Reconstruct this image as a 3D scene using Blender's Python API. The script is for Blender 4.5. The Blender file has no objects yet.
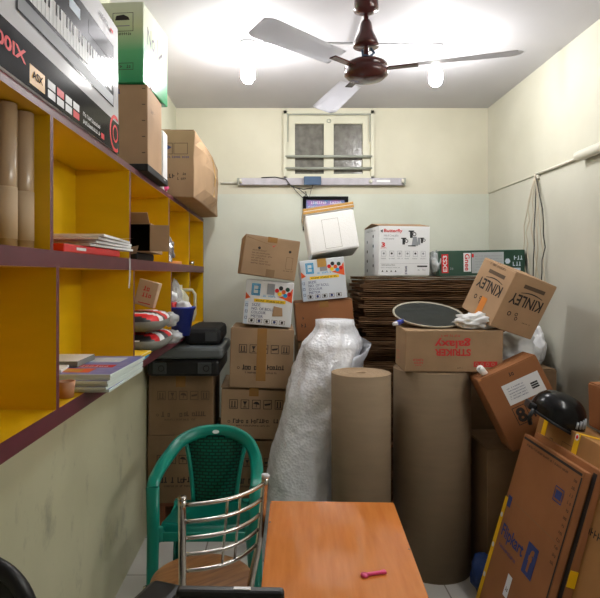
import bpy, bmesh, math, random
from mathutils import Vector, Matrix, Euler, noise
random.seed(7)
PI = math.pi
R = math.radians
F, CX, CY, EYE = 560.0, 279.0, 275.0, 1.5      # focal length (px) and the straight-ahead pixel of the photograph
SC = bpy.context.scene
COL = SC.collection

# ------------------------------------------------------------------ materials
def lin(c):
    def f(v):
        v /= 255.0
        return v / 12.92 if v <= 0.04045 else ((v + 0.055) / 1.055) ** 2.4
    return (f(c[0]), f(c[1]), f(c[2]), 1.0)

MATS = {}
def mat(name, rgb, rough=0.6, var=0.0, scale=8.0, bump=0.0, bscale=40.0, metal=0.0, spec=0.5, rgb2=None, coat=0.0,
        trans=0.0, alpha=1.0, emit=0.0, stretch=None, detail=4.0):
    m = bpy.data.materials.new(name)
    m.use_nodes = True
    nt = m.node_tree
    b = nt.nodes['Principled BSDF']
    b.inputs['Base Color'].default_value = lin(rgb)
    b.inputs['Roughness'].default_value = rough
    b.inputs['Metallic'].default_value = metal
    b.inputs['Specular IOR Level'].default_value = spec
    b.inputs['Coat Weight'].default_value = coat
    b.inputs['Coat Roughness'].default_value = 0.08
    b.inputs['Transmission Weight'].default_value = trans
    b.inputs['Alpha'].default_value = alpha
    if emit:
        b.inputs['Emission Color'].default_value = lin(rgb)
        b.inputs['Emission Strength'].default_value = emit
    if var or rgb2 or bump:
        tc = nt.nodes.new('ShaderNodeTexCoord')
        mp = nt.nodes.new('ShaderNodeMapping')
        if stretch: mp.inputs['Scale'].default_value = stretch
        nt.links.new(tc.outputs['Object'], mp.inputs['Vector'])
    if var or rgb2:
        n = nt.nodes.new('ShaderNodeTexNoise')
        n.inputs['Scale'].default_value = scale
        n.inputs['Detail'].default_value = detail
        nt.links.new(mp.outputs['Vector'], n.inputs['Vector'])
        r = nt.nodes.new('ShaderNodeValToRGB')
        r.color_ramp.elements[0].position = 0.3
        r.color_ramp.elements[1].position = 0.7
        c = lin(rgb)
        if rgb2:
            r.color_ramp.elements[0].color = c
            r.color_ramp.elements[1].color = lin(rgb2)
        else:
            r.color_ramp.elements[0].color = tuple(max(0, v * (1 - var)) for v in c[:3]) + (1,)
            r.color_ramp.elements[1].color = tuple(min(1, v * (1 + var)) for v in c[:3]) + (1,)
        nt.links.new(n.outputs['Fac'], r.inputs['Fac'])
        nt.links.new(r.outputs['Color'], b.inputs['Base Color'])
    if bump:
        n2 = nt.nodes.new('ShaderNodeTexNoise')
        n2.inputs['Scale'].default_value = bscale
        n2.inputs['Detail'].default_value = 3.0
        nt.links.new(mp.outputs['Vector'], n2.inputs['Vector'])
        bp = nt.nodes.new('ShaderNodeBump')
        bp.inputs['Strength'].default_value = bump
        bp.inputs['Distance'].default_value = 0.01
        nt.links.new(n2.outputs['Fac'], bp.inputs['Height'])
        nt.links.new(bp.outputs['Normal'], b.inputs['Normal'])
    MATS[name] = m
    return m
M = MATS

def wall_mat(name, upper, lower, split, dirt=0.0):
    """painted plaster: two paint colours meeting at a height, faint blotches, scuff marks low down"""
    m = mat(name, upper, 0.55, bump=0.12, bscale=14)
    nt = m.node_tree; b = nt.nodes['Principled BSDF']
    tc = nt.nodes.new('ShaderNodeTexCoord')
    sx = nt.nodes.new('ShaderNodeSeparateXYZ'); nt.links.new(tc.outputs['Object'], sx.inputs[0])
    gt = nt.nodes.new('ShaderNodeMath'); gt.operation = 'GREATER_THAN'; gt.inputs[1].default_value = split
    nt.links.new(sx.outputs['Z'], gt.inputs[0])
    mx = nt.nodes.new('ShaderNodeMix'); mx.data_type = 'RGBA'
    mx.inputs['A'].default_value = lin(lower); mx.inputs['B'].default_value = lin(upper)
    nt.links.new(gt.outputs[0], mx.inputs['Factor'])
    n = nt.nodes.new('ShaderNodeTexNoise'); n.inputs['Scale'].default_value = 2.2; n.inputs['Detail'].default_value = 5
    nt.links.new(tc.outputs['Object'], n.inputs['Vector'])
    r = nt.nodes.new('ShaderNodeValToRGB')
    r.color_ramp.elements[0].position = 0.3; r.color_ramp.elements[0].color = (.88, .88, .86, 1)
    r.color_ramp.elements[1].position = 0.65; r.color_ramp.elements[1].color = (1, 1, 1, 1)
    nt.links.new(n.outputs['Fac'], r.inputs['Fac'])
    mu = nt.nodes.new('ShaderNodeMix'); mu.data_type = 'RGBA'; mu.blend_type = 'MULTIPLY'; mu.inputs['Factor'].default_value = 1
    nt.links.new(mx.outputs['Result'], mu.inputs['A']); nt.links.new(r.outputs['Color'], mu.inputs['B'])
    out = mu
    if dirt:
        mp = nt.nodes.new('ShaderNodeMapping'); mp.inputs['Scale'].default_value = (1, 1.6, 1.0); mp.inputs['Rotation'].default_value = (0.7, 0, 0)
        nt.links.new(tc.outputs['Object'], mp.inputs['Vector'])
        n3 = nt.nodes.new('ShaderNodeTexNoise'); n3.inputs['Scale'].default_value = 3.2; n3.inputs['Detail'].default_value = 9; n3.inputs['Roughness'].default_value = .7
        nt.links.new(mp.outputs['Vector'], n3.inputs['Vector'])
        r3 = nt.nodes.new('ShaderNodeValToRGB')
        r3.color_ramp.elements[0].position = 0.56; r3.color_ramp.elements[0].color = (1, 1, 1, 1)
        r3.color_ramp.elements[1].position = 0.72; r3.color_ramp.elements[1].color = (1 - dirt, 1 - dirt, 1 - dirt, 1)
        nt.links.new(n3.outputs['Fac'], r3.inputs['Fac'])
        m3 = nt.nodes.new('ShaderNodeMix'); m3.data_type = 'RGBA'; m3.blend_type = 'MULTIPLY'; m3.inputs['Factor'].default_value = 1
        nt.links.new(mu.outputs['Result'], m3.inputs['A']); nt.links.new(r3.outputs['Color'], m3.inputs['B'])
        out = m3
    nt.links.new(out.outputs['Result'], b.inputs['Base Color'])
    return m

wall_mat('paint_back', (214, 210, 190), (212, 216, 203), 2.10)
wall_mat('paint_right', (206, 204, 188), (204, 203, 190), 2.10)
wall_mat('paint_left', (208, 208, 188), (214, 212, 180), 2.10, dirt=0.38)
mat('ceiling_paint', (196, 195, 200), 0.7, var=0.03, scale=3)
def tile_mat():
    m = mat('floor_tile', (205, 205, 200), 0.25, spec=0.5)
    nt = m.node_tree; b = nt.nodes['Principled BSDF']
    tc = nt.nodes.new('ShaderNodeTexCoord')
    br = nt.nodes.new('ShaderNodeTexBrick')
    br.offset = 0.0; br.inputs['Scale'].default_value = 1.0
    br.inputs['Brick Width'].default_value = 0.4; br.inputs['Row Height'].default_value = 0.4
    br.inputs['Mortar Size'].default_value = 0.004
    br.inputs['Color1'].default_value = lin((212, 210, 204)); br.inputs['Color2'].default_value = lin((204, 203, 198))
    br.inputs['Mortar'].default_value = lin((150, 146, 138))
    nt.links.new(tc.outputs['Object'], br.inputs['Vector'])
    nt.links.new(br.outputs['Color'], b.inputs['Base Color'])
tile_mat()
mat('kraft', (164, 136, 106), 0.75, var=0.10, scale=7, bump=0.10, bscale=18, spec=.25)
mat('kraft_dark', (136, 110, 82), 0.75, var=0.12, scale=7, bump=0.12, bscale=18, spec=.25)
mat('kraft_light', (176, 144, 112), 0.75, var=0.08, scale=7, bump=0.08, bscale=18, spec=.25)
mat('kraft_orange', (152, 100, 62), 0.65, var=0.08, scale=6, bump=0.08, bscale=15, spec=.3)
mat('kraft_edge', (150, 116, 84), 0.85, var=0.25, scale=60)
mat('roll_paper', (136, 118, 95), 0.7, var=0.05, scale=5, bump=0.05, bscale=30, stretch=(1, 1, 6), spec=.25)
mat('roll_top', (158, 134, 106), 0.85, var=0.16, scale=60)
mat('old_board', (112, 84, 60), 0.85, var=0.35, scale=9, bump=0.25, bscale=35, spec=.15)
mat('tape_clear', (196, 146, 84), 0.18, alpha=0.55, spec=0.6)
mat('tape_brown', (190, 146, 80), 0.25)
mat('tape_orange', (214, 130, 48), 0.3)
mat('tape_yellow', (238, 190, 20), 0.35)
mat('ink', (38, 32, 30), 0.7)
mat('ink_soft', (92, 74, 58), 0.8)
mat('ink_blue', (48, 62, 118), 0.7)
mat('ink_red', (206, 50, 50), 0.6)
mat('white_print', (232, 234, 236), 0.45, spec=.15)
mat('pale_blue_print', (206, 220, 234), 0.45)
mat('print_grey_white', (216, 222, 228), 0.45)
mat('box_side_grey', (176, 182, 184), 0.5)
mat('logo_blue', (30, 156, 208), 0.5)
mat('yellow_print', (250, 206, 30), 0.5)
mat('orange_print', (232, 96, 40), 0.5)
mat('red_print', (214, 44, 48), 0.45, spec=.15)
mat('grey_print', (150, 154, 160), 0.5, spec=.15)
mat('dark_print', (40, 42, 46), 0.4)
mat('black_gloss', (18, 18, 20), 0.2, spec=.3)
mat('kraft_tan', (162, 118, 72), 0.65, var=0.08, scale=6, bump=0.08, bscale=15, spec=.3)
mat('box_black', (24, 24, 26), 0.12, spec=.07)
mat('print_dark_gloss', (40, 42, 48), 0.12, spec=.08)
mat('carton_white_gloss', (212, 212, 216), 0.12, spec=.12)
mat('kraft_pale', (200, 176, 144), 0.7, var=.06)
mat('tube_film', (178, 152, 120), 0.25, var=.08, scale=6, spec=.6)
mat('gold_print', (206, 152, 50), 0.35, spec=.15)
mat('green_box', (36, 74, 58), 0.3)
mat('white_gloss', (222, 222, 226), 0.3, spec=.4)
mat('maroon', (94, 38, 48), 0.42, var=0.12, scale=14)
mat('yellow_laminate', (224, 180, 8), 0.38, var=0.07, scale=3, stretch=(1, 1, 4))
mat('styrofoam', (240, 240, 238), 0.7, bump=0.25, bscale=160)
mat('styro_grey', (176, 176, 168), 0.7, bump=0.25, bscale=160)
mat('black_plastic', (24, 25, 27), 0.4, spec=.4)
mat('black_matte', (20, 20, 22), 0.75)
mat('grey_case', (96, 102, 104), 0.35)
mat('case_patch', (66, 70, 72), 0.45)
mat('chair_green', (4, 130, 112), 0.3, var=0.05, scale=4, spec=.5)
mat('steel', (200, 196, 190), 0.22, metal=1.0)
mat('seat_wood', (160, 112, 66), 0.4, rgb2=(120, 78, 42), scale=9, stretch=(1, 8, 1))
mat('desk_laminate', (214, 132, 66), 0.1, rgb2=(200, 118, 54), scale=6, stretch=(9, 1, 1), spec=.45)
mat('desk_edge', (120, 64, 34), 0.4)
mat('pink', (236, 84, 140), 0.35)
mat('bag_white', (232, 234, 236), 0.35, bump=0.2, bscale=30)
mat('bucket_blue', (36, 52, 150), 0.35)
mat('blue_cloth', (28, 58, 120), 0.5, bump=.3, bscale=30)
mat('red_plastic', (206, 36, 40), 0.35)
mat('cream_plastic', (226, 224, 198), 0.35)
mat('pvc', (222, 220, 206), 0.4)
mat('batten', (176, 172, 180), 0.4, var=0.12, scale=18)
mat('ballast', (58, 84, 116), 0.45)
mat('cable_dark', (54, 50, 48), 0.6)
mat('cable_pale', (196, 186, 166), 0.6)
mat('window_paint', (208, 206, 186), 0.5, var=0.04, scale=8)
mat('window_grey', (154, 158, 148), 0.5)
mat('fan_brown', (78, 34, 34), 0.25, coat=.3)
mat('fan_blade', (228, 229, 234), 0.4)
mat('bulb_base', (214, 214, 216), 0.4)
mat('rim_beige', (170, 164, 146), 0.5)
mat('disc_dark', (40, 44, 42), 0.6, var=0.2, scale=20, spec=.2)
mat('paper_white', (238, 240, 240), 0.6)
mat('page_edge', (214, 230, 226), 0.6, var=0.08, scale=120, stretch=(.05, .05, 1))
mat('cover_blue', (84, 110, 190), 0.3, rgb2=(140, 150, 206), scale=30)
mat('clay', (176, 128, 96), 0.6)
mat('pallet_wood', (150, 90, 54), 0.7, rgb2=(120, 66, 38), scale=7, stretch=(1, 8, 1))
mat('screen_art', (40, 140, 190), 0.3, rgb2=(190, 120, 190), scale=30)
mat('grey_stripe', (120, 122, 116), 0.6, bump=.2, bscale=60)
mat('foil', (206, 208, 216), 0.2, metal=.8, bump=.5, bscale=40)
def bulb_mat():
    m = bpy.data.materials.new('bulb_glow'); m.use_nodes = True
    nt = m.node_tree; nt.nodes.remove(nt.nodes['Principled BSDF'])
    e = nt.nodes.new('ShaderNodeEmission'); e.inputs['Color'].default_value = (1, .985, .965, 1); e.inputs['Strength'].default_value = 270
    nt.links.new(e.outputs[0], nt.nodes['Material Output'].inputs['Surface'])
    MATS['bulb_glow'] = m
    m2 = m.copy(); m2.name = 'tube_glow'; m2.node_tree.nodes['Emission'].inputs['Strength'].default_value = 98; MATS['tube_glow'] = m2
bulb_mat()
def glass_dirty():
    m = mat('dirty_glass', (92, 90, 84), 0.22, rgb2=(122, 120, 112), scale=22, bump=.15, bscale=50)
glass_dirty()
def wrap_mat(name, rgb, alpha):
    m = mat(name, rgb, 0.22, alpha=alpha, bump=.35, bscale=45)
wrap_mat('clear_plastic', (226, 230, 232), 0.55)
def bubble_mat():
    m = mat('bubble_wrap', (240, 243, 250), 0.2, spec=.8)
    nt = m.node_tree; b = nt.nodes['Principled BSDF']
    tc = nt.nodes.new('ShaderNodeTexCoord')
    v = nt.nodes.new('ShaderNodeTexVoronoi'); v.inputs['Scale'].default_value = 70
    nt.links.new(tc.outputs['Object'], v.inputs['Vector'])
    n = nt.nodes.new('ShaderNodeTexNoise'); n.inputs['Scale'].default_value = 16; n.inputs['Detail'].default_value = 6
    nt.links.new(tc.outputs['Object'], n.inputs['Vector'])
    ad = nt.nodes.new('ShaderNodeMath'); ad.operation = 'MULTIPLY_ADD'; ad.inputs[1].default_value = .35
    nt.links.new(v.outputs['Distance'], ad.inputs[0]); nt.links.new(n.outputs['Fac'], ad.inputs[2])
    bp = nt.nodes.new('ShaderNodeBump'); bp.inputs['Strength'].default_value = .5; bp.inputs['Distance'].default_value = .012
    nt.links.new(ad.outputs[0], bp.inputs['Height']); nt.links.new(bp.outputs['Normal'], b.inputs['Normal'])
bubble_mat()
def weave_mat():
    m = mat('chair_green_weave', (8, 118, 96), 0.35)
    nt = m.node_tree; b = nt.nodes['Principled BSDF']
    tc = nt.nodes.new('ShaderNodeTexCoord')
    mp = nt.nodes.new('ShaderNodeMapping'); mp.inputs['Rotation'].default_value = (R(90), 0, 0)
    nt.links.new(tc.outputs['Object'], mp.inputs['Vector'])
    br = nt.nodes.new('ShaderNodeTexBrick'); br.inputs['Scale'].default_value = 1
    br.inputs['Brick Width'].default_value = .03; br.inputs['Row Height'].default_value = .015; br.inputs['Mortar Size'].default_value = .0032
    br.inputs['Color1'].default_value = lin((8, 124, 100)); br.inputs['Color2'].default_value = lin((6, 108, 88)); br.inputs['Mortar'].default_value = lin((4, 62, 52))
    nt.links.new(mp.outputs['Vector'], br.inputs['Vector'])
    nt.links.new(br.outputs['Color'], b.inputs['Base Color'])
weave_mat()
def green_gradient():
    """printed carton art: pale top running to green at the bottom"""
    m = mat('green_fade_print', (60, 170, 110), 0.25)
    nt = m.node_tree; b = nt.nodes['Principled BSDF']
    tc = nt.nodes.new('ShaderNodeTexCoord'); sx = nt.nodes.new('ShaderNodeSeparateXYZ')
    nt.links.new(tc.outputs['Object'], sx.inputs[0])
    mr = nt.nodes.new('ShaderNodeMapRange'); mr.inputs['From Min'].default_value = 0.0; mr.inputs['From Max'].default_value = .30
    nt.links.new(sx.outputs['Z'], mr.inputs['Value'])
    r = nt.nodes.new('ShaderNodeValToRGB')
    r.color_ramp.elements[0].color = lin((34, 146, 92)); r.color_ramp.elements[1].color = lin((226, 232, 206))
    r.color_ramp.elements.new(.42).color = lin((96, 184, 126)); r.color_ramp.elements.new(.75).color = lin((214, 226, 180))
    nt.links.new(mr.outputs['Result'], r.inputs['Fac']); nt.links.new(r.outputs['Color'], b.inputs['Base Color'])
green_gradient()

# ------------------------------------------------------------------ mesh helpers
_text_cache = {}
def text_geo(s, bold):
    k = (s, bold)
    if k not in _text_cache:
        cu = bpy.data.curves.new('t', 'FONT'); cu.body = s; cu.resolution_u = 3; cu.offset = bold
        o = bpy.data.objects.new('t', cu); COL.objects.link(o)
        dg = bpy.context.evaluated_depsgraph_get(); dg.update()
        me = bpy.data.meshes.new_from_object(o.evaluated_get(dg))
        vs = [v.co.copy() for v in me.vertices]; fs = [tuple(p.vertices) for p in me.polygons]
        bpy.data.objects.remove(o); bpy.data.curves.remove(cu); bpy.data.meshes.remove(me)
        x0 = min(v.x for v in vs); x1 = max(v.x for v in vs); y0 = min(v.y for v in vs); y1 = max(v.y for v in vs)
        vs = [((v.x - x0) / (x1 - x0), (v.y - y0) / (y1 - y0)) for v in vs]
        _text_cache[k] = (vs, fs)
    return _text_cache[k]

class MB:
    def __init__(s):
        s.bm = bmesh.new(); s.mats = []
    def mi(s, m):
        if m not in s.mats: s.mats.append(m)
        return s.mats.index(m)
    def faces(s, vs, fs, m, smooth=False, T=None):
        bv = [s.bm.verts.new(T @ Vector(v) if T else Vector(v)) for v in vs]
        i = s.mi(m); out = []
        for f in fs:
            try:
                fc = s.bm.faces.new([bv[k] for k in f]); fc.material_index = i; fc.smooth = smooth; out.append(fc)
            except ValueError: pass
        return bv, out
    def box(s, c, d, m, T=None, bevel=0.0, jit=None, facemats=None):
        x, y, z = c; a, b, e = d[0] / 2, d[1] / 2, d[2] / 2
        vs = [(x + i * a, y + j * b, z + k * e) for i in (-1, 1) for j in (-1, 1) for k in (-1, 1)]
        if jit: vs = [tuple(v[q] + random.uniform(-jit[q], jit[q]) for q in range(3)) for v in vs]
        fs = [(0, 1, 3, 2), (4, 6, 7, 5), (0, 4, 5, 1), (2, 3, 7, 6), (0, 2, 6, 4), (1, 5, 7, 3)]  # -x +x -y +y -z +z
        bv, fc = s.faces(vs, fs, m, T=T)
        if facemats:
            for k, mm in facemats.items(): fc['-x +x -y +y -z +z'.split().index(k)].material_index = s.mi(mm)
        if bevel:
            es = list({e for f in fc for e in f.edges})
            bmesh.ops.bevel(s.bm, geom=es, offset=bevel, segments=2, profile=.5, affect='EDGES')
        return s
    def tube(s, pts, r, m, n=10, closed=False, caps=True, T=None):
        pts = [Vector(p) for p in pts]; N = len(pts)
        rs = r if isinstance(r, (list, tuple)) else [r] * N
        vs = []; up = None
        for i, p in enumerate(pts):
            a = pts[(i - 1) % N] if (closed or i > 0) else p
            b = pts[(i + 1) % N] if (closed or i < N - 1) else p
            t = (b - a).normalized()
            if up is None:
                up = t.orthogonal().normalized()
            up = (up - t * up.dot(t))
            up = up.normalized() if up.length > 1e-6 else t.orthogonal().normalized()
            sd = t.cross(up)
            for k in range(n):
                an = 2 * PI * k / n
                vs.append(p + (up * math.cos(an) + sd * math.sin(an)) * rs[i])
        fs = []
        for i in range(N if closed else N - 1):
            j = (i + 1) % N
            for k in range(n):
                l = (k + 1) % n
                fs.append((i * n + k, i * n + l, j * n + l, j * n + k))
        if caps and not closed:
            fs.append(tuple(range(n))[::-1]); fs.append(tuple((N - 1) * n + k for k in range(n)))
        s.faces(vs, fs, m, True, T); return s
    def lathe(s, prof, m, n=32, T=None, smooth=True, seg_m=None, c=(0, 0)):
        vs = []; fs = []
        for r, z in prof:
            for k in range(n):
                a = 2 * PI * k / n
                vs.append((c[0] + r * math.cos(a), c[1] + r * math.sin(a), z))
        bv = None
        for i in range(len(prof) - 1):
            for k in range(n):
                l = (k + 1) % n
                fs.append((i * n + k, i * n + l, (i + 1) * n + l, (i + 1) * n + k))
        bv, fc = s.faces(vs, fs, m, smooth, T)
        if seg_m:
            q = 0
            for i in range(len(prof) - 1):
                for k in range(n):
                    if i in seg_m: fc[q].material_index = s.mi(seg_m[i])
                    q += 1
        i0 = s.mi(m)
        for row in (0, len(prof) - 1):
            if prof[row][0] > 1e-4:
                f = s.bm.faces.new([bv[row * n + k] for k in range(n)]); f.material_index = i0
        bmesh.ops.remove_doubles(s.bm, verts=[v for v in bv if v.is_valid], dist=1e-6)
        return s
    def sweep(s, pts, secs, m, T=None):
        """pts: list of (point, side vector, normal vector, half width, half thickness): rounded band"""
        vs = []; n = 8
        ang = [(1, .45), (.55, 1), (-.55, 1), (-1, .45), (-1, -.45), (-.55, -1), (.55, -1), (1, -.45)]
        for p, sv, nv, w, t in pts:
            p = Vector(p); sv = Vector(sv).normalized(); nv = Vector(nv).normalized()
            for a, b in ang: vs.append(p + sv * w * a + nv * t * b)
        fs = []
        for i in range(len(pts) - 1):
            for k in range(n):
                l = (k + 1) % n
                fs.append((i * n + k, i * n + l, (i + 1) * n + l, (i + 1) * n + k))
        fs.append(tuple(range(n))[::-1]); fs.append(tuple((len(pts) - 1) * n + k for k in range(n)))
        s.faces(vs, fs, m, True, T); return s
    def grid(s, fn, nu, nv, m, thick=None, smooth=True, T=None):
        vs = [fn(i / nu, j / nv) for i in range(nu + 1) for j in range(nv + 1)]
        fs = [(i * (nv + 1) + j, (i + 1) * (nv + 1) + j, (i + 1) * (nv + 1) + j + 1, i * (nv + 1) + j + 1) for i in range(nu) for j in range(nv)]
        bv, fc = s.faces(vs, fs, m, smooth, T)
        if thick:
            bmesh.ops.solidify(s.bm, geom=fc, thickness=thick)
        return s
    # --- flat printing on a face: Mx maps (u, v, n) to the mesh's space
    def poly(s, Mx, pts, m, n=.0012):
        s.faces([Mx @ Vector((u, v, n)) for u, v in pts], [tuple(range(len(pts)))], m); return s
    def rect(s, Mx, u, v, w, h, m, n=.0012):
        return s.poly(Mx, [(u, v), (u + w, v), (u + w, v + h), (u, v + h)], m, n)
    def frame(s, Mx, u, v, w, h, t, m, n=.0012):
        s.rect(Mx, u, v, w, t, m, n); s.rect(Mx, u, v + h - t, w, t, m, n)
        s.rect(Mx, u, v + t, t, h - 2 * t, m, n); s.rect(Mx, u + w - t, v + t, t, h - 2 * t, m, n); return s
    def disc(s, Mx, u, v, r, m, n=.0012, r2=None, k=20, a0=0, a1=2 * PI, sy=1):
        if r2 is None:
            return s.poly(Mx, [(u + r * math.cos(a0 + (a1 - a0) * i / k), v + sy * r * math.sin(a0 + (a1 - a0) * i / k)) for i in range(k)], m, n)
        for i in range(k):
            a, b = a0 + (a1 - a0) * i / k, a0 + (a1 - a0) * (i + 1) / k
            s.poly(Mx, [(u + r * math.cos(a), v + sy * r * math.sin(a)), (u + r * math.cos(b), v + sy * r * math.sin(b)),
                        (u + r2 * math.cos(b), v + sy * r2 * math.sin(b)), (u + r2 * math.cos(a), v + sy * r2 * math.sin(a))], m, n)
        return s
    def text(s, Mx, txt, u, v, w, h, m, n=.0014, bold=0.0, rot=0):
        """rot in quarter turns; the text fills the box u, v, w, h"""
        vs, fs = text_geo(txt, bold)
        o = []
        for a, b in vs:
            if rot == 1: a, b = 1 - b, a
            elif rot == 2: a, b = 1 - a, 1 - b
            elif rot == 3: a, b = b, 1 - a
            o.append(Mx @ Vector((u + a * w, v + b * h, n)))
        s.faces(o, fs, m); return s
    def scrib(s, Mx, u, v, w, h, m, n=.0012, seed=1, gap=.35):
        """an unreadable line of print: small strokes"""
        rr = random.Random(seed); x = u
        while x < u + w - h * .3:
            if rr.random() < .16: x += h * .6; continue
            q = rr.choice((0, 1, 2)); k = h * rr.uniform(.45, .6); t = h * .2
            if q == 0: s.rect(Mx, x, v, t, h, m, n); s.rect(Mx, x + t, v + h * rr.choice((0, .4, .8)), k - t, t, m, n)
            elif q == 1: s.frame(Mx, x, v, k, h * .75, t * .8, m, n)
            else: s.rect(Mx, x, v, k, t, m, n); s.rect(Mx, x + k * .4, v + t, t, h - t, m, n)
            x += k + h * gap * .6
        return s
    def blob(s, c, rad, m, seed=0, amp=.25, freq=2.2, sub=4, flat=None, T=None, fine=.0):
        b2 = bmesh.new(); bmesh.ops.create_icosphere(b2, subdivisions=sub, radius=1)
        off = Vector((seed * 7.3, seed * 3.1, seed * 1.7)); vs = []
        for v in b2.verts:
            d = v.co.normalized()
            k = 1 + amp * noise.noise(d * freq + off) + amp * .6 * abs(noise.noise(d * freq * 2.3 + off)) + fine * noise.noise(d * freq * 6 + off)
            p = Vector((d.x * rad[0], d.y * rad[1], d.z * rad[2])) * k
            if flat is not None and p.z < flat: p.z = flat + (p.z - flat) * .08
            vs.append(Vector(c) + p)
        for i, v in enumerate(b2.verts): v.index = i
        fs = [tuple(v.index for v in f.verts) for f in b2.faces]
        b2.free()
        s.faces(vs, fs, m, True, T); return s
    def build(s, name, parent=None, loc=None, rot=None, normals=True):
        if normals: bmesh.ops.recalc_face_normals(s.bm, faces=[f for f in s.bm.faces if len(f.verts) and not f.tag])
        me = bpy.data.meshes.new(name); s.bm.to_mesh(me); s.bm.free()
        for m in s.mats: me.materials.append(MATS[m])
        o = bpy.data.objects.new(name, me); COL.objects.link(o)
        if parent: o.parent = parent
        if loc is not None: o.location = loc
        if rot is not None: o.rotation_euler = rot
        return o

def tag(o, label, cat, group=None):
    o['label'] = label; o['category'] = cat
    if group: o['group'] = group
    return o
def thing(name, label, cat, loc=(0, 0, 0), rot=(0, 0, 0), group=None):
    o = bpy.data.objects.new(name, None); COL.objects.link(o)
    o.empty_display_size = .05
    o.location = loc; o.rotation_euler = tuple(R(a) for a in rot)
    return tag(o, label, cat, group)
def struct(o):
    o['kind'] = 'structure'; return o
def fm(face, W, D, H):
    def mk(o, u, v, n):
        m = Matrix.Identity(4)
        for i in range(3): m[i][0] = u[i]; m[i][1] = v[i]; m[i][2] = n[i]; m[i][3] = o[i]
        return m
    return {'front': lambda: mk((-W / 2, -D / 2, 0), (1, 0, 0), (0, 0, 1), (0, -1, 0)),
            'right': lambda: mk((W / 2, -D / 2, 0), (0, 1, 0), (0, 0, 1), (1, 0, 0)),
            'left': lambda: mk((-W / 2, D / 2, 0), (0, -1, 0), (0, 0, 1), (-1, 0, 0)),
            'top': lambda: mk((-W / 2, -D / 2, H), (1, 0, 0), (0, 1, 0), (0, 0, 1)),
            'bottom': lambda: mk((-W / 2, D / 2, 0), (1, 0, 0), (0, -1, 0), (0, 0, -1))}[face]()

def carton(name, label, cat, loc, rot, dims, m='kraft', art=None, tape='tape_clear', group=None, flaps=True, lift=0.0,
           facemats=None, bev=.004, tape_front=.07, jit=(.003, 0, .003), bulge=0):
    """closed carton: body with its printing, two top flaps that meet in a seam, a strip of tape over the seam"""
    W, D, H = dims
    t = thing(name, label, cat, loc, rot, group)
    b = MB(); ft = .004 if flaps else 0
    b.box((0, 0, (H - ft) / 2), (W, D, H - ft), m, bevel=bev, jit=jit, facemats=facemats)
    if art: art(b, W, D, H)
    if bulge:
        bmesh.ops.subdivide_edges(b.bm, edges=b.bm.edges[:], cuts=4, use_grid_fill=True)
        for v in b.bm.verts:
            if v.co.x > W / 2 - .008:
                yy, zz = v.co.y / D, v.co.z / H - .5
                v.co.x += bulge * max(0, math.cos(PI * yy)) * max(0, math.cos(PI * zz)) ** .6 + .25 * bulge * noise.noise(Vector((yy * 5, zz * 5, 3)))
    b.build('body', t)
    if flaps:
        for sgn in (-1, 1):
            f = MB()
            T = Matrix.Translation((0, sgn * D / 2, H - ft)) @ Matrix.Rotation(R(-sgn * lift), 4, 'X')
            f.box((0, -sgn * (D / 4 - .001), ft / 2), (W - .006, D / 2 - .004, ft), m if m.startswith('kraft') else 'kraft', T=T)
            f.build('flap', t)
    if tape:
        tp = MB()
        Mt = fm('top', W, D, H); Mf = fm('front', W, D, H)
        tp.box((0, 0, H + .0012), (.055, D - .004, .0012), tape)
        if tape_front: tp.box((0, -D / 2 - .0022, H - tape_front / 2), (.055, .0012, tape_front), tape)
        tp.build('tape', t)
    return t

# ------------------------------------------------------------------ the room
XL, XR, YB, YF, ZC = -.763, 1.556, 4.15, -1.7, 2.737
def slab(name, c, d, m, **k):
    b = MB(); b.box((0, 0, 0), d, m, **k)
    # keep the mesh in world coordinates so paint lines sit at their true height
    o = b.build(name)
    for v in o.data.vertices: v.co += Vector(c)
    return struct(o)
T_ = .12
slab('floor', ((XL + XR) / 2, (YB + YF) / 2, -T_ / 2), (XR - XL + .3, YB - YF + .3, T_), 'floor_tile')
slab('ceiling', ((XL + XR) / 2, (YB + YF) / 2, ZC + T_ / 2), (XR - XL + .3, YB - YF + .3, T_), 'ceiling_paint')
slab('wall_left', (XL - T_ / 2, (YB + YF) / 2, ZC / 2), (T_, YB - YF, ZC), 'paint_left')
slab('wall_right', (XR + T_ / 2, (YB + YF) / 2, ZC / 2), (T_, YB - YF, ZC), 'paint_right')
slab('wall_front', ((XL + XR) / 2, YF - T_ / 2, ZC / 2), (XR - XL + .24, T_, ZC), 'paint_right')
# back wall with the ventilator opening
WX0, WX1, WZ0, WZ1 = .035, .70, 2.205, 2.712
bw = MB()
x0, x1 = XL - .12, XR + .12
def seg(a, b_, z0, z1): bw.box(((a + b_) / 2, YB + T_ / 2, (z0 + z1) / 2), (b_ - a, T_, z1 - z0), 'paint_back')
seg(x0, x1, 0, WZ0); seg(x0, WX0, WZ0, ZC); seg(WX1, x1, WZ0, ZC); seg(WX0, WX1, WZ1, ZC)
struct(bw.build('wall_back'))
# skirting at the foot of the left wall and the raised band at the top of the right and back walls
slab('trim_1', (XR - .003, (YB + YF) / 2, 2.385), (.006, YB - YF, .006), 'pvc')
slab('trim_2', (XR - .004, (YB + YF) / 2, 2.42), (.008, YB - YF, .634), 'paint_right')

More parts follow.
